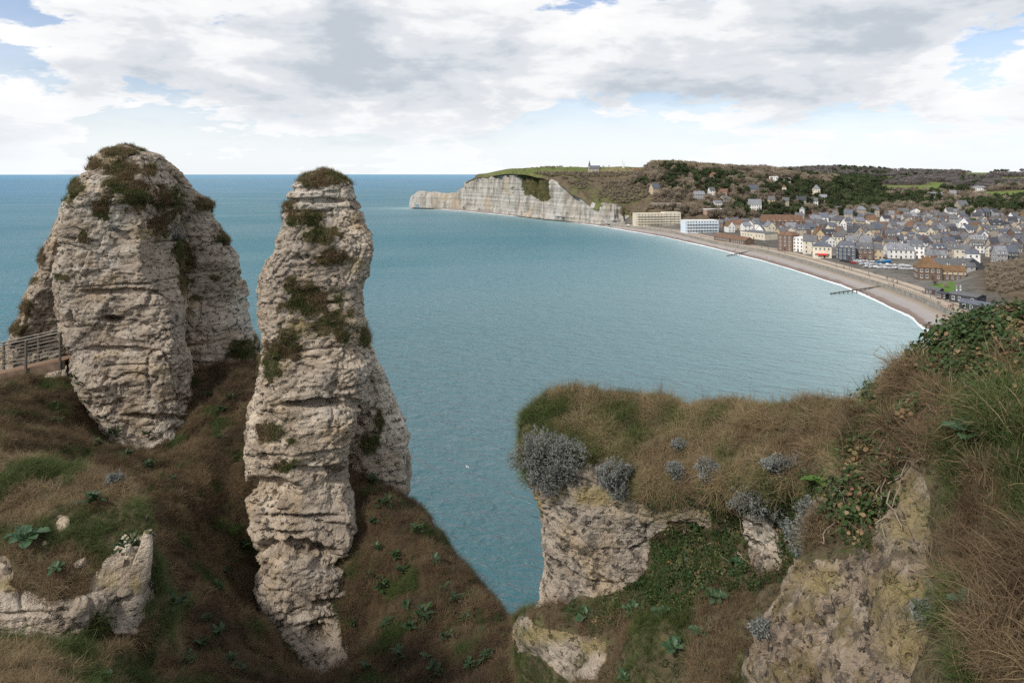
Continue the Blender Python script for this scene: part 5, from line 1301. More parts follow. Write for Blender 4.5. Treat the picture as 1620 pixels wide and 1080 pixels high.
def house(loc, yaw, w, d, h, rh, roof, wallm, roofm, label, floors=2, cols=3, chimneys=1, dormers=0, side=True, group=None, name='house', door=True, wins=True, awning=False, cat='house', seed=0):
    rg = random.Random(seed * 131 + 5)
    root = empty(name, tuple(loc), yaw)
    link('wall', bm_mesh('wall', walls(w, d, h, rh, roof == 'gable'), [WALLM[wallm]]), root)
    if roof == 'flat':
        bm = bmesh.new(); box_bm(bm, -w / 2 - .15, w / 2 + .15, -d / 2 - .15, d / 2 + .15, h + .003, h + .55); ro = link('roof', bm_mesh('roof', bm, [roofm]), root)
    else:
        bm = gable_roof(w, d, h, rh) if roof == 'gable' else hip_roof(w, d, h, rh, flat=.55 if roof == 'mansard' else 0); ro = link('roof', bm_mesh('roof', bm, [roofm]), root)
        for k in range(chimneys):
            bm = bmesh.new(); cw = rg.uniform(.9, 1.5); box_bm(bm, -cw / 2, cw / 2, -.4, .4, -1.6, 1.2); box_bm(bm, -cw / 2 - .1, cw / 2 + .1, -.5, .5, .9, 1.05)
            for q in range(2): box_bm(bm, -cw / 4 + q * cw / 2 - .14, -cw / 4 + q * cw / 2 + .14, -.14, .14, 1.2, 1.55)
            c = link('chimney', bm_mesh('chimney', bm, [BRICKC]), ro); c.location = ((w / 2 - .9) * (1 if k % 2 else -1) * (1 if roof == 'gable' else .45), .3, h + rh * (.95 if roof == 'gable' else .8))
        for k in range(dormers):
            x = (k + .5) / dormers * w * .8 - w * .4; bm = bmesh.new(); box_bm(bm, -.75, .75, -.9, 1.2, 0, 1.3)
            y = -d / 2 + .8 if roof != 'gable' else -d / 2 + .9; dm = link('dormer', bm_mesh('dormer', bm, [WALLM['white' if wallm not in ('cream',) else 'cream']]), root); dm.location = (x, y, h + .35)
            bm = bmesh.new(); v = [bm.verts.new(p) for p in ((-.95, -1.05, 1.3), (.95, -1.05, 1.3), (.95, 1.6, 1.3), (-.95, 1.6, 1.3), (0, -1.05, 2.0), (0, 1.6, 2.0))]
            for f in ((0, 1, 4), (3, 5, 2), (0, 4, 5, 3), (1, 2, 5, 4), (0, 3, 2, 1)): bm.faces.new([v[i] for i in f])
            link('dormer_roof', bm_mesh('dormer_roof', bm, [roofm]), dm)
            o = link('window', WINM, dm); o.location = (0, -.93, .68); o.scale = (1.0, 1, 1.0)
    if wins:
        fh = h / floors
        faces = [(0, w, cols)] + ([(1, d, max(2, int(cols * d / w + .3)))] if side else [])
        for fc, ln, nc in faces:
            for fl in range(floors):
                for c in range(nc):
                    if fc == 0 and fl == 0 and door and c == nc // 2: continue
                    u = (c + .5) / nc * ln * .92 - ln * .46; z = fl * fh + fh * .56
                    o = link('window', WINM, root); o.scale = (min(1.25, ln / nc * .55), 1, min(1.75, fh * .56))
                    if fc == 0: o.location = (u, -d / 2 - .015, z)
                    else: o.location = (-w / 2 - .015, -u, z); o.rotation_euler = (0, 0, -math.pi / 2)
        if door:
            o = link('door', DOORME, root); u = (cols // 2 + .5) / cols * w * .92 - w * .46; o.location = (u, -d / 2 - .02, 0); o.scale = (1.2, 1, 2.2)
    if awning:
        bm = bmesh.new(); v = [bm.verts.new(p) for p in ((-w * .3, -d / 2, 3.1), (w * .3, -d / 2, 3.1), (w * .3, -d / 2 - 1.6, 2.3), (-w * .3, -d / 2 - 1.6, 2.3), (-w * .3, -d / 2 - 1.6, 2.0), (w * .3, -d / 2 - 1.6, 2.0))]
        bm.faces.new(v[:4]); bm.faces.new((v[3], v[2], v[5], v[4])); link('awning', bm_mesh('awning', bm, [REDM]), root)
    tag(root, label, cat, group); return root
TAKEN = []      # (px, d, half width m) of things that stand in front of woods
def at_px(px, py, z): q = Pz(px, py, z); TAKEN.append((q[0], q[1])); return q
# the two long beach-front blocks
def block(px0, px1, py, h, floors, cols, wallm, label, yaw, z=4.8, step=None, depth=13):
    q = at_px((px0 + px1) / 2, py, z); w = (px1 - px0) / F * q[1]
    root = house(q + np.array([0, depth / 2, 0]), yaw, w, depth, h, 0, 'flat', wallm, WALLM['white' if wallm != 'cream' else 'cream'], label, floors, cols, 0, 0, False, None, 'apartment_block', True, True, False, 'building')
    fh = h / floors
    for fl in range(1, floors):
        bm = bmesh.new(); box_bm(bm, -w * .46, w * .46, -depth / 2 - 1.1, -depth / 2 - .001, fl * fh - .15, fl * fh); box_bm(bm, -w * .46, w * .46, -depth / 2 - 1.1, -depth / 2 - .95, fl * fh, fl * fh + .8)
        link('balcony', bm_mesh('balcony', bm, [WALLM[wallm]]), root)
    if step:
        bm = bmesh.new(); box_bm(bm, w * step, w * .5 + .2, -depth / 2 - .25, depth / 2 + .2, -3, h + 1.6); link('tower', bm_mesh('tower', bm, [WALLM[wallm]]), root)
        for fl in range(floors + 0):
            for c in range(4): o = link('window', WINM, root); o.location = (w * step + (c + .5) / 4 * w * (.5 - step), -depth / 2 - .27, fl * fh + 2.0); o.scale = (1.6, 1, 1.5)
    return root
block(1004, 1077, 357.5, 14.0, 5, 13, 'cream', 'long cream apartment block at the foot of the headland', .10, step=.14)
block(1082, 1137, 368.5, 12.2, 4, 11, 'paleblue', 'white and pale blue stepped block beside the beach', .12)
def put(px, py, w, d, h, rh, roof, wm, rm, label, yaw=-50, z=5.0, push=True, **kw):
    q = at_px(px, py, z); q = q + np.array([0, (d / 2 if push else 0), 0]); q[2] = z
    return house(q, R(yaw), w, d, h, rh, roof, wm, rm, label, seed=int(px), **kw)
put(1163, 383.5, 46, 9, 3.2, 2.8, 'gable', 'timber', TILE[0], 'long low brown roofed beach restaurant on the promenade', yaw=-74, floors=1, cols=14, chimneys=0, side=False, cat='restaurant', name='restaurant')
put(1206, 379, 30, 16, 6.5, 1.2, 'hip', 'cream', SLATE[1], 'low cream hall with shallow grey roof behind the restaurant', yaw=-66, floors=1, cols=8, chimneys=0, cat='building', name='hall')
put(1170, 365, 11, 9, 7, 4, 'gable', 'stone', TILE[0], 'stone house with brown roof right of the pale blue block', yaw=-20)
put(1189, 365, 5, 7, 7, 3.5, 'gable', 'white', SLATE[3], 'narrow white gabled house right of the pale blue block', yaw=60)
put(1240, 364, 44, 13, 9, 6.5, 'mansard', 'timber', TILE[0], 'large brown timbered hotel with dormers behind the seafront', yaw=-8, floors=3, cols=9, dormers=6, chimneys=2, cat='hotel', name='hotel', z=6)
put(1252, 397, 12, 11, 12, 2.5, 'mansard', 'brick', TILE[0], 'brown four storey seafront house with white balconies', floors=4, cols=3)
put(1272, 398.5, 9, 10, 10.5, 1, 'flat', 'white', WALLM['white'], 'white flat roofed seafront house with large windows', floors=4, cols=3, chimneys=0)
put(1287, 402, 9, 11, 9.5, 4.2, 'gable', 'cream', SLATE[1], 'tall cream gabled house with grey slate roof left of the red awning', yaw=-30, floors=3, cols=2)
put(1305, 408, 12, 9, 8.2, 3.4, 'hip', 'cream', SLATE[0], 'cream corner house with red awning on the seafront', yaw=-22, floors=2, cols=4, awning=True, chimneys=1)
put(1344, 411, 11.5, 9, 8.4, 4.2, 'mansard', 'blue_grey', SLATE[0], 'dark blue grey seafront house with mansard roof and dormers', yaw=-22, floors=3, cols=4, dormers=3)
put(1372, 411, 10, 9, 7.5, 4, 'gable', 'brick', SLATE[1], 'brown brick seafront house right of the dark blue one', yaw=-18, floors=2, cols=3, dormers=2)
put(1392, 411, 6, 9, 7.5, 3.5, 'gable', 'buff', SLATE[1], 'narrow buff house with shop at the corner of the boat park', yaw=-15, floors=2, cols=2)
put(1428, 410, 17, 10, 6.5, 4, 'gable', 'white', SLATE[3], 'broad white house with pale roof behind the boat park', yaw=-12, floors=2, cols=5, dormers=2)
put(1532, 413, 13, 9, 8, 3.2, 'hip', 'cream', SLATE[1], 'cream rendered pair of houses above the slate terrace', yaw=-25, floors=2, cols=4, chimneys=2)
put(1590, 418, 10, 8, 8.5, 4.2, 'mansard', 'brick', SLATE[0], 'brick house with white windows and dormers at far right', yaw=-20, floors=2, cols=3, dormers=3, chimneys=2)
put(1516, 437, 20, 9, 6, 4, 'gable', 'grey', SLATE[1], 'long slate roofed grey terrace behind the timbered mansion', yaw=-14, floors=2, cols=7, dormers=2)
put(1550, 438, 8, 11, 5.5, 4.5, 'gable', 'dark', SLATE[2], 'black tarred gable house beside the slate terrace', yaw=62, floors=1, cols=2, chimneys=0)
mr = put(1477, 443, 12, 11, 6.8, 6.2, 'hip', 'timber', TILE[1], 'brown timbered mansion with russet roof beside the lawn', yaw=-20, floors=2, cols=4, chimneys=2, cat='mansion', name='mansion')
for (x0, w0) in ((11.5, 13.0),):
    me = bm_mesh('wing', walls(w0, 8, 5.2, 2.8, True), [WALLM['timber']]); wg = link('wing', me, mr); wg.location = (x0, .6, 0)
    link('roof', bm_mesh('roof', gable_roof(w0, 8, 5.2, 2.8), [TILE[1]]), wg)
    bm = bmesh.new(); box_bm(bm, -w0 * .49, w0 * .49, -4.06, -3.9, 3.3, 4.9); link('render_band', bm_mesh('render_band', bm, [WALLM['buff']]), wg)
    for c in range(5): o = link('window', WINM, wg); o.location = (-w0 / 2 + (c + .5) * w0 / 5, -4.08, 4.1); o.scale = (1.1, 1, 1.1); o = link('window', WINM, wg); o.location = (-w0 / 2 + (c + .5) * w0 / 5, -4.02, 1.6); o.scale = (1.1, 1, 1.4)
for (px, py, w, d, h, rh, rm, lab) in ((1482, 466, 6.8, 4, 2.4, 1.0, SLATE[1], 'small black hut nearest the lawn on the promenade'), (1497, 473.5, 4.2, 4, 2.6, .5, SLATE[2], 'black kiosk right of the first hut on the promenade'),
    (1540, 481, 12, 8, 3.6, .8, SLATE[1], 'large black shed with flat grey roof under the near bank'), (1556, 493, 13, 6, 2.8, 1.2, SLATE[0], 'nearest long black hut with a row of small round windows')):
    put(px, py, w, d, h, rh, 'gable', 'dark', rm, lab, yaw=-62, z=4.8, floors=1, cols=4, chimneys=0, cat='hut', name='hut', side=False, group='black huts on the promenade')
# villas on the wooded hillside
VILLAS = [(1037, 307, 11, 9, 8, 5.5, 'gable', 'buff', SLATE[0], 'buff villa with blue slate roof alone on the hill left'), (1008, 277, 12, 8, 6, 5, 'hip', 'brick', TILE[0], 'brown roofed villa high beside the headland meadow'), (1130, 284, 11, 8, 6, 4.5, 'hip', 'pink', TILE[0], 'pink brick villa high in the dark wood'),
  (1107, 315, 13, 9, 6, 4, 'gable', 'grey', SLATE[3], 'grey villa with pale roof low on the wooded slope'), (1127, 309, 7, 8, 6.5, 4, 'gable', 'white', SLATE[1], 'small white gabled villa beside the pink roofed ones'), (1146, 309, 11, 9, 5, 3.5, 'gable', 'pink', TILE[0], 'pinkish low villa right of the small white one'),
  (1148, 320, 9, 9, 5, 3.5, 'gable', 'stone', SLATE[1], 'stone villa with slate roof under the pinkish villa'), (1136, 325, 10, 7, 3.5, 2.5, 'gable', 'white', SLATE[3], 'long white low house beside the bright green garden'), (1135, 339, 32, 10, 6, 1, 'flat', 'pink', None, 'long pink brick building above the pale blue block'),
  (1193, 308, 13, 10, 8, 5, 'gable', 'stone', SLATE[0], 'big stone villa with blue roof among dark trees'), (1196, 333, 15, 10, 8, 6, 'gable', 'white', SLATE[3], 'white timbered villa with steep pale roof in the slope centre'), (1222, 324, 8, 8, 7, 4, 'gable', 'buff', SLATE[1], 'orange buff villa with slate roof on the slope'),
  (1226, 288, 12, 8, 8, 1, 'flat', 'white', None, 'white flat roofed villa high on the wooded hill'), (1247, 288, 8, 7, 4, 2.5, 'gable', 'white', SLATE[3], 'small white house right of the flat roofed villa'), (1242, 309, 5, 5, 11, 3, 'hip', 'cream', TILE[1], 'narrow cream tower house in the dark trees'),
  (1294, 309, 10, 9, 9, 6, 'hip', 'cream', SLATE[3], 'pale cream villa with pointed roofs on the hill spur'), (1245, 326, 8, 8, 7, 4, 'gable', 'stone', SLATE[1], 'plain stone villa below the cream tower house'), (1270, 325, 12, 9, 7, 5, 'gable', 'stone', SLATE[2], 'dark roofed villa left of the spur foot'), (1288, 325, 12, 9, 6, 4, 'gable', 'white', SLATE[1], 'white villa with grey roof below the cream villa'), (1304, 318, 10, 8, 5, 4, 'gable', 'white', SLATE[3], 'pale roofed house just right of the cream villa'),
  (1271, 344, 5, 6, 10, 3, 'hip', 'white', SLATE[3], 'tall narrow white house at the wood edge'), (1482, 314, 20, 10, 6, 4, 'gable', 'grey', SLATE[3], 'wide grey villa in the far valley woods'), (1510, 315, 9, 8, 9, 5, 'gable', 'stone', SLATE[3], 'tall stone house far up the valley'), (1552, 302, 22, 9, 6, 3, 'hip', 'white', SLATE[3], 'long pale house on the far right hillside'), (1428, 308, 9, 8, 5, 3, 'gable', 'white', SLATE[3], 'small pale house in the far valley'), (1612, 298, 12, 9, 5, 4, 'gable', 'white', SLATE[1], 'white house on the far right slope edge'), (1525, 336, 12, 10, 10, 6, 'gable', 'stone', SLATE[1], 'stone church like house with tower at the valley mouth')]
for i, (px, py, w, d, h, rh, roof, wm, rm, lab) in enumerate(VILLAS):
    x, y, z = land_at(px, py); TAKEN.append((x, y))
    house((x, y + d / 2, z - .3), R(rnd.uniform(-35, 25)), w, d, h, rh, roof, wm, rm or WALLM['white'], lab, floors=2, cols=max(2, int(w / 3)), chimneys=1 if roof != 'flat' else 0, side=True, group='villas on the wooded hillside', name='villa', cat='villa', seed=i, door=False)
# rows of town houses
ORD = ['first', 'second', 'third', 'fourth', 'fifth', 'sixth', 'seventh', 'eighth', 'ninth', 'tenth', 'eleventh', 'twelfth', 'thirteenth', 'fourteenth', 'fifteenth', 'sixteenth', 'seventeenth', 'eighteenth', 'nineteenth', 'twentieth'] + ['twenty-' + k for k in ('first', 'second', 'third', 'fourth', 'fifth', 'sixth', 'seventh', 'eighth', 'ninth')] + ['thirtieth'] + ['thirty-' + k for k in ('first', 'second', 'third', 'fourth', 'fifth', 'sixth', 'seventh', 'eighth', 'ninth')]
ROWS = [(438, 1465, 1640), (470, 1440, 1640), (496, 1398, 1640), (522, 1340, 1640), (548, 1300, 1640), (576, 1285, 1640), (606, 1240, 1640), (638, 1228, 1635), (672, 1210, 1625), (710, 1155, 1620), (750, 1190, 1615), (795, 1262, 1600), (845, 1310, 1520), (690, 1142, 1205), (655, 1176, 1222), (735, 1108, 1185), (600, 1215, 1240)]
RG = random.Random(21); town_houses = 0
WN = {'white': 'white', 'cream': 'cream', 'stone': 'stone', 'brick': 'brick', 'grey': 'grey', 'buff': 'buff', 'dark': 'black'}
def free(x, y, r): return all((x - a) ** 2 + (y - b) ** 2 > r * r for a, b in TAKEN)
for ri, (d0, pa, pb) in enumerate(ROWS):
    x = (pa - 810) / F * d0; n = 0; xe = (pb - 810) / F * d0
    while x < xe:
        w = RG.choice((5.5, 6.5, 7, 8, 8, 9, 10, 12)); y = d0 + RG.uniform(-11, 11); cx = x + w / 2
        if free(cx, y, 10) and RG.random() < .93:
            wm = RG.choices(list(WN), (26, 16, 22, 14, 12, 8, 3))[0]; rf = RG.choices(('gable', 'hip', 'mansard'), (66, 18, 16))[0]; si = RG.choices((0, 1, 2, 3), (34, 36, 10, 20))[0]; tl = RG.random() < .06
            h = RG.choice((3.4, 5.0, 5.4, 5.8, 6.4, 7.5, 8.6)); fl = 3 if h > 8 else (1 if h < 4 else 2); dp = RG.uniform(6, 9); rh = RG.uniform(2.6, 5.0); yaw = RG.uniform(-32, 14) + (90 if RG.random() < .28 else 0); dm = RG.choice((0, 0, 2, 2, 3)) if d0 < 640 and abs(yaw) < 60 else 0
            far = d0 > 600
            lab = '%s house, %s roof, %s from left in %s row behind seafront' % (WN[wm], 'brown tiled' if tl else ('blue slate', 'grey slate', 'dark slate', 'pale slate')[si], ORD[n], ORD[ri])
            house((cx, y, float(land_z(cx, y)) - .1), R(yaw), w, dp, h, rh, rf, wm, TILE[RG.randrange(2)] if tl else SLATE[si], lab, floors=fl, cols=2 if far else 3, chimneys=RG.choice((1, 1, 2)), dormers=dm, side=d0 < 500 or abs(yaw) > 60, group='houses of the town', door=not far, wins=True, seed=ri * 50 + n)
            n += 1; town_houses += 1
        x += w + RG.uniform(.3, 3.2)
# chapel and slanted monument on the headland
def chapel():
    x, y, z = land_at(941, 272.5, 900); TAKEN.append((x, y)); root = house((x, y, z - .4), R(-24), 15, 7, 5.5, 4.6, 'gable', 'stone', SLATE[0], 'small stone chapel with pointed spire on the headland', floors=1, cols=5, chimneys=0, cat='chapel', name='chapel')
    bm = bmesh.new(); box_bm(bm, -1.6, 1.6, -1.6, 1.6, -1, 10); t = link('tower', bm_mesh('tower', bm, [WALLM['stone']]), root); t.location = (-8.4, 0, 0)
    bm = bmesh.new(); bmesh.ops.create_cone(bm, cap_ends=True, segments=8, radius1=2.0, radius2=.05, depth=8.5); s = link('spire', bm_mesh('spire', bm, [SLATE[1]]), t); s.location = (0, 0, 14.2)
    x, y, z = land_at(985.5, 265.5, 900); root = empty('monument', (x, y, z - .3)); W = WALLM['white']
    for k, (hh, dx, lean) in enumerate(((16.5, 0, -1.6), (10, 1.6, .4))):
        v, f = tube_np([(dx, 0, 0), (dx + lean * .35, 0, hh * .5), (dx + lean, 0, hh)], [1.15, .75, .08], 8); link('blade', mesh_np('blade', v * np.array([1, .5, 1]), f), root, W)
    tag(root, 'slender white slanted monument spike on the headland', 'monument')
chapel()
# terraced garden walls above the cream block
def retaining(px0, px1, py, h, label):
    a = land_at(px0, py); b = land_at(px1, py); root = empty('retaining_wall', a); dx, dy, dz = b[0] - a[0], b[1] - a[1], b[2] - a[2]
    bm = bmesh.new(); v = [bm.verts.new((t * dx, t * dy + o, t * dz + zz)) for t in (0, 1) for o in (0, .8) for zz in (-1.5, h)]
    for f in ((0, 1, 3, 2), (4, 6, 7, 5), (0, 4, 5, 1), (2, 3, 7, 6), (0, 2, 6, 4), (1, 5, 7, 3)): bm.faces.new([v[i] for i in f])
    link('masonry', bm_mesh('masonry', bm, [WALLM['stone']]), root)
    for k in range(9):
        bm = bmesh.new(); box_bm(bm, -.4, .4, -.35, .003, -1, h + .15); p = link('pier', bm_mesh('pier', bm, [WALLM['stone']]), root); t = (k + .5) / 9; p.location = (t * dx, t * dy - .01, t * dz)
    tag(root, label, 'wall')
retaining(1030, 1077, 328, 5.5, 'grey brown retaining wall on the slope above the cream block')
# ------------------------------------------------------------------ boats, cars, people, lamps
BOATW = plain('boat_white', (.52, .53, .55), .35, .1, rand=.45); BOATB = plain('boat_blue', (.03, .22, .50), .45, .1); CARS = [plain('car_' + n, c, .3, .05) for n, c in (('white', (.7, .7, .7)), ('silver', (.38, .39, .40)), ('black', (.03, .03, .035)), ('red', (.30, .03, .03)), ('blue', (.05, .09, .18)))]; TYRE = plain('tyre', (.02, .02, .02), .9)
def boat_mesh():
    g = []
    for t in np.linspace(0, 1, 9):
        bw = .95 * math.sin(math.pi * min(1, .42 + .58 * (1 - t))) ** .7 * (1 if t < .95 else .15); sh = .75 + .35 * t * t
        g.append([(t * 5.6 - 2.8, s * bw * k, zz) for s, k, zz in ((-1, .85, sh - .05), (-1, 1, sh), (-1, .75, .3), (0, 0, 0), (1, .75, .3), (1, 1, sh), (1, .85, sh - .05), (0, 0, sh - .35))])
    return mesh_np('hull', np.array(g).reshape(-1, 3), grid_faces(9, 8, True), False)
HULL = boat_mesh(); HULLB = HULL.copy(); HULL.materials.append(BOATW); HULLB.materials.append(BOATB)
def cab(): bm = bmesh.new(); box_bm(bm, -.7, .6, -.55, .55, .5, 1.5); return bm_mesh('cabin', bm, [BOATW])
CAB = cab()
def car_meshes(mat):
    pr = [(-2.0, .35), (-2.05, .85), (-1.25, .95), (-.85, 1.42), (.75, 1.45), (1.45, .98), (2.0, .85), (2.1, .4)]; bm = bmesh.new()
    a = [bm.verts.new((x, -.82 + (.12 if z > 1.2 else 0), z)) for x, z in pr]; b = [bm.verts.new((x, .82 - (.12 if z > 1.2 else 0), z)) for x, z in pr]; bm.faces.new(a); bm.faces.new(b[::-1])
    for i in range(len(pr)):
        j = (i + 1) % len(pr); f = bm.faces.new((a[i], b[i], b[j], a[j])); f.material_index = 1 if i in (2, 4) else 0
    return bm_mesh('car_body', bm, [mat, GLASS])
CARB = [car_meshes(m) for m in CARS]
def wheel_me(): bm = bmesh.new(); bmesh.ops.create_cone(bm, cap_ends=True, segments=12, radius1=.33, radius2=.33, depth=.22); bmesh.ops.rotate(bm, verts=bm.verts, cent=(0, 0, 0), matrix=Matrix.Rotation(R(90), 3, 'X')); return bm_mesh('wheel', bm, [TYRE])
WHEEL = wheel_me()
def car(px, py, k, yaw, label, z=4.75):
    q = Pz(px, py, z); root = empty('parked_car', tuple(q), yaw); link('car_body', CARB[k], root)
    for x in (-1.3, 1.3):
        for y in (-.75, .75): o = link('wheel', WHEEL, root); o.location = (x, y, .33)
    tag(root, label, 'car', 'cars parked by the seafront')
CN = ('white', 'silver', 'black', 'red', 'blue')
for i, (px, py, k) in enumerate([(1334, 414, 2), (1341, 415.5, 2), (1350, 417, 3), (1359, 416, 1), (1458, 430, 1), (1452, 427, 0), (1571, 421, 1), (1580, 422, 0), (1587, 421.5, 1), (994, 357.2, 0)]):
    car(px, py, k, rnd.uniform(-.5, .4), '%s parked car, %s' % (CN[k], ('leftmost of the row before the dark blue house', 'second of the row before the dark blue house', 'between the dark car and the boats', 'right of the red car by the boats', 'beside the russet roofed mansion', 'behind the boat park end', 'left of the far right brick house', 'middle of three by the brick house', 'rightmost of three by the brick house', 'alone at the foot of the headland')[i]))
def boat(px, py, me, label, yaw, sc=1.0, z=4.9):
    q = Pz(px, py, z); root = empty('beached_boat', (q[0], q[1], q[2] + .25), yaw); link('hull', me, root); c = link('cabin', CAB, root); c.location = (rnd.uniform(-.5, .3), 0, 0); root.scale = (sc, sc, sc)
    for s in (-1, 1):
        bm = bmesh.new(); box_bm(bm, -.15, .15, -.5, .5, -.3, .15); o = link('cradle', bm_mesh('cradle', bm, [DARKW]), root); o.location = (s * 1.4, 0, 0)
    tag(root, label, 'boat', 'boats laid up in the boat park')
boat(1398, 416.5, HULLB, 'large bright blue boat in the middle of the boat park', .15, 1.9)
bi = 0
for row, (py0, a, b, n) in enumerate([(414.5, 1358, 1384, 4), (418.5, 1366, 1444, 11), (423, 1372, 1450, 10)]):
    for i in range(n):
        px = a + (b - a) * (i + rnd.uniform(-.2, .2)) / n; py = py0 + (px - 1360) * .055
        boat(px, py, HULL, 'white laid up boat, %s from the left in the %s row of the boat park' % (ORD[i], ('back', 'middle', 'front')[row]), rnd.uniform(-.9, .5), rnd.uniform(.8, 1.15)); bi += 1
CLOTH = [plain('clothes_' + n, c, .9, .1) for n, c in (('black', (.025, .025, .03)), ('navy', (.03, .04, .08)), ('red', (.30, .04, .04)), ('brown', (.10, .07, .05)))]; SKIN = plain('skin', (.45, .29, .22), .6, .05)
def person_mesh(pose, mat):
    s = .34 if pose else .10; sk = bpy.data.meshes.new('p')
    J = {'pel': (0, 0, .93), 'chest': (.02, 0, 1.30), 'neck': (.03, 0, 1.48), 'head': (.05, 0, 1.63), 'top': (.05, 0, 1.72), 'hl': (0, .10, .90), 'kl': (s * .6, .10, .50), 'al': (s * .55, .10, .07), 'tl': (s * .55 + .17, .10, .04), 'hr': (0, -.10, .90), 'kr': (-s * .2, -.10, .49), 'ar': (-s * .95, -.10, .09), 'tr': (-s * .95 + .16, -.10, .04),
         'sl': (.02, .19, 1.40), 'el': (-s * .5, .25, 1.13), 'wl': (-s * .3 + .05, .25, .88), 'fl': (-s * .3 + .08, .24, .78), 'sr': (.02, -.19, 1.40), 'er': (s * .3, -.25, 1.13), 'wr': (s * .7 + .05, -.24, .90), 'fr': (s * .8 + .06, -.23, .80)}
    rad = {'pel': .15, 'chest': .16, 'neck': .06, 'head': .105, 'top': .07, 'hl': .10, 'kl': .065, 'al': .045, 'tl': .04, 'hr': .10, 'kr': .065, 'ar': .045, 'tr': .04, 'sl': .065, 'el': .05, 'wl': .037, 'fl': .03, 'sr': .065, 'er': .05, 'wr': .037, 'fr': .03}
    E = [('pel', 'chest'), ('chest', 'neck'), ('neck', 'head'), ('head', 'top'), ('pel', 'hl'), ('hl', 'kl'), ('kl', 'al'), ('al', 'tl'), ('pel', 'hr'), ('hr', 'kr'), ('kr', 'ar'), ('ar', 'tr'), ('chest', 'sl'), ('sl', 'el'), ('el', 'wl'), ('wl', 'fl'), ('chest', 'sr'), ('sr', 'er'), ('er', 'wr'), ('wr', 'fr')]
    ks = list(J); sk.from_pydata([J[k] for k in ks], [(ks.index(a), ks.index(b)) for a, b in E], []); o = bpy.data.objects.new('p', sk); col.objects.link(o)
    md = o.modifiers.new('s', 'SKIN'); 
    for i, k in enumerate(ks): sk.skin_vertices[0].data[i].radius = (rad[k], rad[k]); sk.skin_vertices[0].data[i].use_root = (k == 'pel')
    o.modifiers.new('u', 'SUBSURF').levels = 1
    dg = bpy.context.evaluated_depsgraph_get(); dg.update(); me = bpy.data.meshes.new_from_object(o.evaluated_get(dg)); bpy.data.objects.remove(o); me.name = 'person'
    me.materials.clear(); me.materials.append(mat); me.materials.append(SKIN)
    for p in me.polygons: p.material_index = 1 if 1.50 < p.center.z < 1.685 and p.center.x > .03 else 0
    return me
PEOPLE = [person_mesh(i % 2, CLOTH[i % 4]) for i in range(4)]
PPL = [(1402, 441, 4.66), (1404, 442, 4.66), (1411, 446, 4.66), (1413, 446.5, 4.66), (1420, 449, 4.66), (1375.5, 439, 4.66), (1414, 453.5, 4.66), (1460, 464.5, 4.66), (1463, 465.5, 4.66), (1484, 481.5, 4.66), (1487, 482, 4.66), (1501, 487, 4.66), (1503.5, 487.5, 4.66), (1506, 486.5, 4.66), (1508, 487, 4.66), (1335, 424.5, 4.66), (1344, 425.5, 4.66), (1347, 426, 4.66), (1384, 434, 4.66), (1242, 402, 4.66), (1169, 386.5, 4.66), (1205, 393, 4.66), (1216, 395, 4.66), (1110, 376, 4.66), (1090, 371.5, 4.66), (1062, 366, 4.66), (1045, 363, 4.66), (1150, 395, 2.4), (1163, 397.5, 2.4), (1213, 410, 2.3), (1072, 378, 2.4), (1078, 380.5, 2.3), (1090, 382, 2.4)]
for i, (px, py, z) in enumerate(PPL):
    q = Pz(px, py, z); o = link('person', PEOPLE[(i * 5 + i // 3) % 4]); o.location = tuple(q); o.rotation_euler = (0, 0, rnd.choice((1.7, -1.5, .3, 2.4)) + rnd.uniform(-.3, .3))
    c = ('black', 'navy', 'red', 'brown')[(i * 5 + i // 3) % 4]
    tag(o, 'person in %s clothes %s on the %s, %s from the right' % (c, 'walking' if ((i * 5 + i // 3) % 4) % 2 else 'standing', 'beach' if z < 4 else 'promenade', ORD[sorted((p for p in PPL if (p[2] < 4) == (z < 4)), key=lambda p: -p[0]).index((px, py, z))]), 'person', 'people on the seafront')
LAMPM = plain('lamp_post_paint', (.13, .13, .13), .5, .1, 2, .3)
def lamp(px, py, h, label):
    q = Pz(px, py, 4.64); root = empty('street_lamp', tuple(q)); v, f = tube_np([(0, 0, 0), (0, 0, h * .5), (0, 0, h)], [.12, .09, .06], 6); link('pole', mesh_np('pole', v, f), root, LAMPM)
    v, f = tube_np([(0, 0, h), (.4, 0, h + .25), (1.1, 0, h + .2)], [.06, .05, .12], 6); link('lamp_head', mesh_np('lamp_head', v, f), root, LAMPM); tag(root, label, 'lamp', 'lamp posts along the promenade')
for px, py, h, n in ((1323, 423, 8, 'before the dark blue house'), (1374, 436, 8, 'on the promenade level with the boat park'), (1419, 449, 7, 'left of the timbered mansion'), (1472, 471, 7, 'in front of the first black hut'), (1531, 494, 7, 'nearest the black huts at lower right')): lamp(px, py, h, 'tall thin lamp post ' + n)
def floodlight():
    q = Pz(1516, 474, 4.7); root = empty('floodlight_mast', tuple(q)); 
    for x in (-.9, .9): v, f = tube_np([(x, 0, 0), (x, 0, 6.3)], .12, 6); link('pole', mesh_np('pole', v, f), root, LAMPM)
    bm = bmesh.new(); bmesh.ops.create_icosphere(bm, subdivisions=2, radius=.42); g = bm_mesh('globe', bm, [BOATW])
    for x in (-.9, .9):
        for z in (4.6, 5.6, 6.5): o = link('globe', g, root); o.location = (x, -.25, z)
    tag(root, 'twin mast carrying white round lamps beside the huts', 'lamp mast')
floodlight()
LAWN = plain('lawn_grass', (.085, .16, .025), .95, .2, .5)
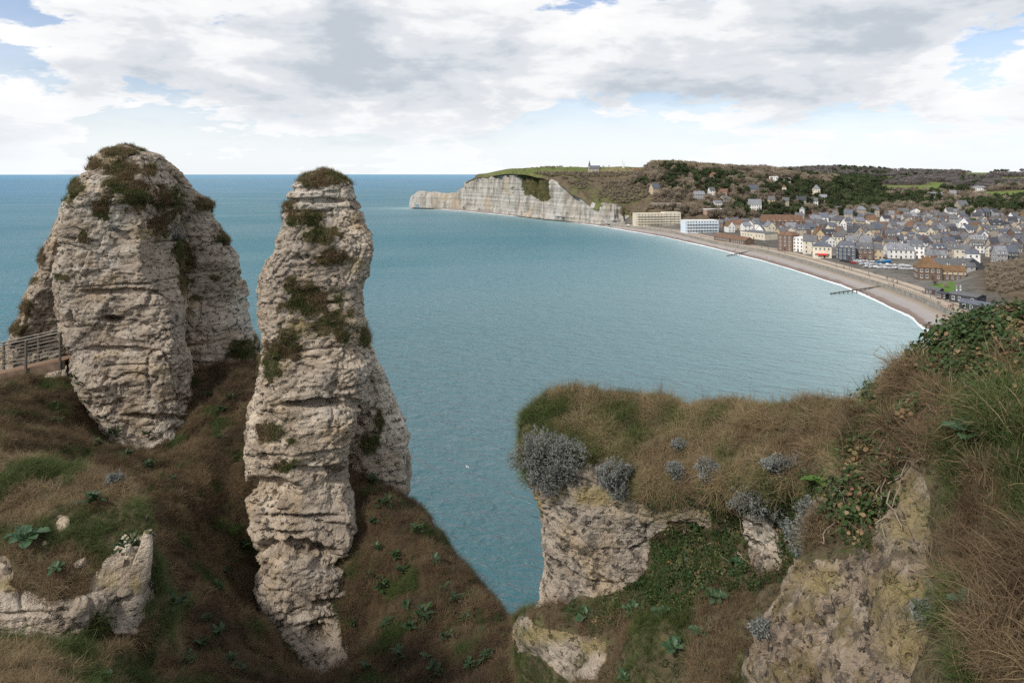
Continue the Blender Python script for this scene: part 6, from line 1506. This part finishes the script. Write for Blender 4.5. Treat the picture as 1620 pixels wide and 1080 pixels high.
def lawn():
    c = [(1468, 451), (1512, 444), (1516, 452), (1507, 462), (1490, 459)]; v = [Pz(x, y, 5.35) for x, y in c]
    me = bpy.data.meshes.new('lawn'); me.from_pydata([tuple(p) for p in v] + [(p[0], p[1], p[2] - 1.2) for p in v], [], [tuple(range(5))] + [(i, (i + 1) % 5, 5 + (i + 1) % 5, 5 + i) for i in range(5)]); o = link('lawn', me, mat=LAWN); tag(o, 'bright green lawn in front of the timbered mansion', 'lawn', kind='structure')
lawn()
# ------------------------------------------------------------------ trees
def tree_mat(name, lo, hi):
    m, nt, b = new_mat(name); oi = nd(nt, 'ShaderNodeObjectInfo'); f = noise(nt, world_pos(nt), .35, 4, .6)
    k = mathn(nt, 'ADD', mathn(nt, 'MULTIPLY', oi.outputs['Random'], .6), mathn(nt, 'MULTIPLY', f, .5), clamp=True)
    nt.links.new(ramp(nt, k, [(.15, lo), (.85, hi)]), b.inputs['Base Color']); b.inputs['Roughness'].default_value = .95; b.inputs['Specular IOR Level'].default_value = .05
    return m
BARE = tree_mat('bare_crown', (.13, .104, .080), (.35, .29, .215)); EVER = tree_mat('evergreen_crown', (.022, .036, .017), (.085, .105, .05)); TRUNK = plain('tree_trunk', (.085, .068, .052), .95, .3)
SUNLIT = tree_mat('sunlit_bare_crown', (.21, .16, .10), (.32, .255, .165))  # paler copy of the bare crown: sunlight put into the crest trees' colour
def crown(seed, n, rx, rz, zc, size, flat=0.0, thin=False):
    rg = np.random.default_rng(seed); cl = rg.normal(size=(11, 3)); cl /= np.linalg.norm(cl, axis=1, keepdims=True); cl *= rg.uniform(.45, .85, (11, 1)); cl[:, 2] = cl[:, 2] * .8 + flat
    c = cl[rg.integers(0, 11, n)] + rg.normal(0, .20, (n, 3)); p = c * np.array([rx, rx, rz]) + np.array([0, 0, zc])
    a = rg.normal(size=(n, 3)); a /= np.linalg.norm(a, axis=1, keepdims=True); b = np.cross(a, rg.normal(size=(n, 3))); b /= np.linalg.norm(b, axis=1, keepdims=True)
    s = size * rg.uniform(.5, 1.3, (n, 1)); w = s * (.18 if thin else .75)
    q = np.stack([p - a * s, p - b * w, p + a * s, p + b * w], 1); return q.reshape(-1, 3), np.arange(4 * n).reshape(-1, 4)
def trunk(seed, h, r, rx):
    rg = np.random.default_rng(seed); t = [tube_np([(0, 0, -1), (rg.normal(0, .15), rg.normal(0, .15), h * .4), (rg.normal(0, .3), rg.normal(0, .3), h * .8)], [r, r * .75, r * .3], 6)]
    for k in range(7):
        z = h * rg.uniform(.28, .65); a = rg.uniform(0, 6.3); l = rx * rg.uniform(.5, .95); t.append(tube_np([(0, 0, z), (math.cos(a) * l * .5, math.sin(a) * l * .5, z + l * .45), (math.cos(a) * l, math.sin(a) * l, z + l * .8)], [r * .45, r * .3, r * .08], 5))
    return join_np(t)
BT = []; ET = []; GT = []
for s in range(4):
    cm = mesh_np('crown', *crown(s, 1100, 4.8, 4.4, 5.8, .75, 0, True), False); cm.materials.append(BARE); tm = mesh_np('trunk', *trunk(s, 9, .3, 4)); tm.materials.append(TRUNK); BT.append((cm, tm))
for s in range(4):
    flat = (.0, .12)[s % 2]; cm = mesh_np('crown', *crown(40 + s, 520, 3.9, (4.6, 3.0)[s % 2], (5.6, 7.4)[s % 2], .55), False); cm.materials.append(EVER); tm = mesh_np('trunk', *trunk(40 + s, 10, .32, 3)); tm.materials.append(TRUNK); ET.append((cm, tm))
def joined(name, pr):
    bm = bmesh.new()
    for k, me in enumerate(pr):
        n0 = len(bm.faces); bm.from_mesh(me); bm.faces.ensure_lookup_table()
        for f in bm.faces[n0:]: f.material_index = k
    me = bpy.data.meshes.new(name); bm.to_mesh(me); bm.free()
    for p in pr: me.materials.append(p.materials[0])
    return me
def coll_of(name, meshes):
    c = bpy.data.collections.new(name)
    for me in meshes: c.objects.link(bpy.data.objects.new(name, me))
    return c
BC = coll_of('wood_bare', [joined('wood_bare', p) for p in BT]); EC = coll_of('wood_evergreen', [joined('wood_evergreen', p) for p in ET])
def sunlit_copy(me): m2 = me.copy(); m2.materials.clear(); m2.materials.append(SUNLIT); m2.materials.append(TRUNK); return m2
HAZED = tree_mat('hazed_bare_crown', (.125, .110, .110), (.22, .195, .19))  # greyed copy of the bare crown: distance haze put into the colour
def hazed_copy(me): m2 = me.copy(); m2.materials.clear(); m2.materials.append(HAZED); m2.materials.append(TRUNK); return m2
FC = coll_of('wood_far', [hazed_copy(o.data) for o in BC.objects])
GC = coll_of('wood_sunlit', [sunlit_copy(o.data) for o in BC.objects])
def make_woods():
    rg = np.random.default_rng(5); n = 26000
    px = rg.uniform(1000, 1680, n); d = 770 + (2550 - 770) * rg.uniform(size=n) ** 1.25
    # world-uniform density: thin by d
    keep = rg.uniform(size=n) < np.clip(d / 1500, 0, 1) * .85; px, d = px[keep], d[keep]; X = (px - 810) / F * d; Z = land_z(X, d)
    nz = fbm(np.stack([X * .011, d * .011, X * 0], -1), 3); n2 = fbm(np.stack([X * .004 + 5, d * .004, X * 0], -1), 3)
    py = HOR + F * (H - Z) / d
    ok = (Z > 11.5) & ~((px < 1045) & (py > 298)) & ~((px < 1018) & (py < 278)) & ~((px < 1120) & (py > 318) & (nz < .15)) & ~((d > 1450) & (px > 1520) & (n2 > -.12)) & ~((d > 980) & (clearing(X, d) > .13) & (px > 1180))
    ok &= ~((px > 1000) & (px < 1030) & (d > 1010))
    ok |= (px > 1300) & (d > 860) & (d < 1000) & (rg.uniform(size=len(px)) < .5)
    # openings for the villas and the view of them
    for a, b in TAKEN:
        if b > 770: ok &= ~((np.abs(X - a * d / b) < 5.0) & (d < b + 5) & (d > b - 11)) & ~((X - a) ** 2 + (d - b) ** 2 < 90)
    X, d, Z, px, py, nz = X[ok], d[ok], Z[ok], px[ok], py[ok], nz[ok]
    ev = (nz + .9 * ell_mask(px, py, [(1110, 294, 70, 17), (1072, 290, 36, 16), (1345, 314, 36, 26), (1190, 298, 40, 14), (1255, 300, 30, 16), (1560, 338, 75, 18), (1390, 305, 20, 24), (1290, 312, 40, 18), (1160, 330, 30, 12), (1240, 335, 30, 12), (1450, 320, 50, 10), (1600, 312, 40, 12), (1500, 300, 30, 6), (1370, 290, 30, 8)], .5) > .36 + .25 * rg.normal(size=len(px)))
    sunlit = ~ev & (py < 271) & (px < 1190) & (rg.uniform(size=len(px)) < .7)
    sc = rg.uniform(.55, 1.3, len(X)) * np.where(ev & (px > 1320) & (px < 1400), 1.35, 1.0) * np.where(py < 262, .8, 1.0)
    far = ~ev & ~sunlit & (d > 1180)
    order = np.argsort(d); ind = np.zeros(len(X), bool); ind[order[:285]] = True
    def place(i, kind, pr, lab, grp):
        root = empty(kind, (X[i], d[i], Z[i] - .2), rg.uniform(0, 6)); root.scale = (sc[i],) * 3; k = rg.integers(4); link('crown', pr[k][0], root); link('trunk', pr[k][1], root); tag(root, lab, 'tree', grp)
    for i in np.nonzero(ind)[0]:
        side = 'left' if px[i] < 1150 else ('middle' if px[i] < 1320 else 'right')
        if ev[i]: place(i, 'evergreen_tree', ET, 'dark evergreen tree at the wood edge above the %s of the town' % side, 'evergreen trees above the town, ' + side)
        else: place(i, 'bare_tree', BT, 'bare brown tree at the wood edge above the %s of the town' % side, 'bare trees above the town, ' + side)
    pos = np.stack([X, d, Z - .2], -1); up = np.tile(Z3, (len(X), 1)) + rg.normal(0, .06, (len(X), 3))
    for nm, c, m, lab in (('far_wood', FC, far & ~ind, 'bare woodland on the farther hills, haze painted as grey purple'), ('bare_wood', BC, ~ev & ~sunlit & ~far & ~ind, 'bare brown winter woodland over the hills'), ('evergreen_wood', EC, ev & ~ind, 'dark evergreen woodland among the bare trees'), ('sunlit_wood', GC, sunlit & ~ind, 'bare trees along the hill crest, sunlight painted as pale tan')):
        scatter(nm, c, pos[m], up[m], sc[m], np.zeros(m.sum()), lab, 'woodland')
    # scrub on the headland slope and the near bank by the huts
    n = 5200; px = rg.uniform(845, 1075, n); d = rg.uniform(815, 985, n); X = (px - 810) / F * d; Z = land_z(X, d); nz = fbm(np.stack([X * .02, d * .02, X * 0], -1), 3); py = HOR + F * (H - Z) / d
    k = (d > edge_d(px) + 8) & (nz > -.05 - .25 * ell_mask(px, py, [(965, 287, 45, 12), (1010, 300, 30, 18), (1050, 330, 30, 14), (1000, 340, 20, 10)], .5)) & (Z < 66)
    p2 = rg.uniform(1560, 1640, 900); d2 = rg.uniform(318, 415, 900); X2 = (p2 - 810) / F * d2; Z2 = land_z(X2, d2); k2 = (Z2 > 7)
    p3 = np.concatenate([rg.normal(872, 9, 50), rg.uniform(762, 1000, 90)]); d3 = np.concatenate([rg.uniform(1075, 1090, 50), rg.uniform(1000, 1090, 90)]); X3 = (p3 - 810) / F * d3; k3 = d3 > edge_d(p3) + 12; Z3_ = land_z(X3, d3)
    pos = np.concatenate([np.stack([X, d, Z - .1], -1)[k], np.stack([X2, d2, Z2 - .1], -1)[k2], np.stack([X3, d3, Z3_ - .1], -1)[k3]]); s = np.concatenate([rg.uniform(.16, .42, k.sum()), rg.uniform(.12, .24, k2.sum()), rg.uniform(.12, .32, k3.sum())])
    scatter('scrub', BC, pos, np.tile(Z3, (len(pos), 1)), s, np.zeros(len(pos)), 'brown scrub and brambles on the headland slope', 'scrub')
make_woods()
# trees standing in the town
TOWN_TREES = [(1352, 347, 1, 1.1), (1378, 345, 1, 1.3), (1333, 346, 1, 1.2), (1405, 342, 0, 1.0), (1425, 344, 0, 1.0), (1460, 345, 0, .9), (1366, 350, 0, .8), (1302, 350, 1, .8), (1220, 349, 1, .9), (1180, 350, 1, .8), (1262, 352, 1, .8), (1502, 402, 0, .55), (1530, 372, 0, .55), (1435, 375, 0, .5), (1480, 452, 0, .35), (1496, 456, 0, .35), (1590, 400, 0, .6), (1313, 368, 1, .5), (1560, 358, 1, .9), (1590, 356, 1, .9), (1612, 352, 1, 1.0), (1540, 356, 1, .8), (1330, 372, 1, .45), (1350, 365, 0, .5), (1385, 368, 1, .4), (1410, 362, 1, .5), (1445, 360, 0, .6), (1470, 366, 1, .5), (1500, 360, 0, .6), (1520, 380, 0, .45), (1555, 376, 1, .45), (1600, 372, 0, .5), (1460, 385, 0, .4), (1575, 392, 1, .4), (1290, 362, 1, .6), (1265, 360, 0, .6), (1218, 362, 1, .55), (1400, 385, 0, .4), (1610, 388, 1, .4)]
for i, (px, py, k, s) in enumerate(TOWN_TREES):
    rank = sorted(q[0] for q in TOWN_TREES if q[2] == k).index(px)
    x, y, z = land_at(px, py); root = empty(('bare_tree', 'evergreen_tree')[k], (x, y, z - .2), i * 1.3); root.scale = (s,) * 3; pr = (BT, ET)[k][i % 4]; link('crown', pr[0], root); link('trunk', pr[1], root)
    tag(root, '%s %s' % (('bare brown tree', 'dark evergreen tree')[k], 'on the lawn by the mansion' if i in (14, 15) else 'among the town roofs, %s of its kind from the left' % ORD[rank]), 'tree', 'trees in the town')
scn.cycles.use_denoising = False; scn.cycles.use_adaptive_sampling = True; scn.cycles.adaptive_threshold = .008; scn.cycles.max_bounces = 5; scn.cycles.diffuse_bounces = 3; scn.cycles.glossy_bounces = 2; scn.cycles.transmission_bounces = 2; scn.cycles.transparent_max_bounces = 6; scn.cycles.caustics_reflective = False; scn.cycles.caustics_refractive = False
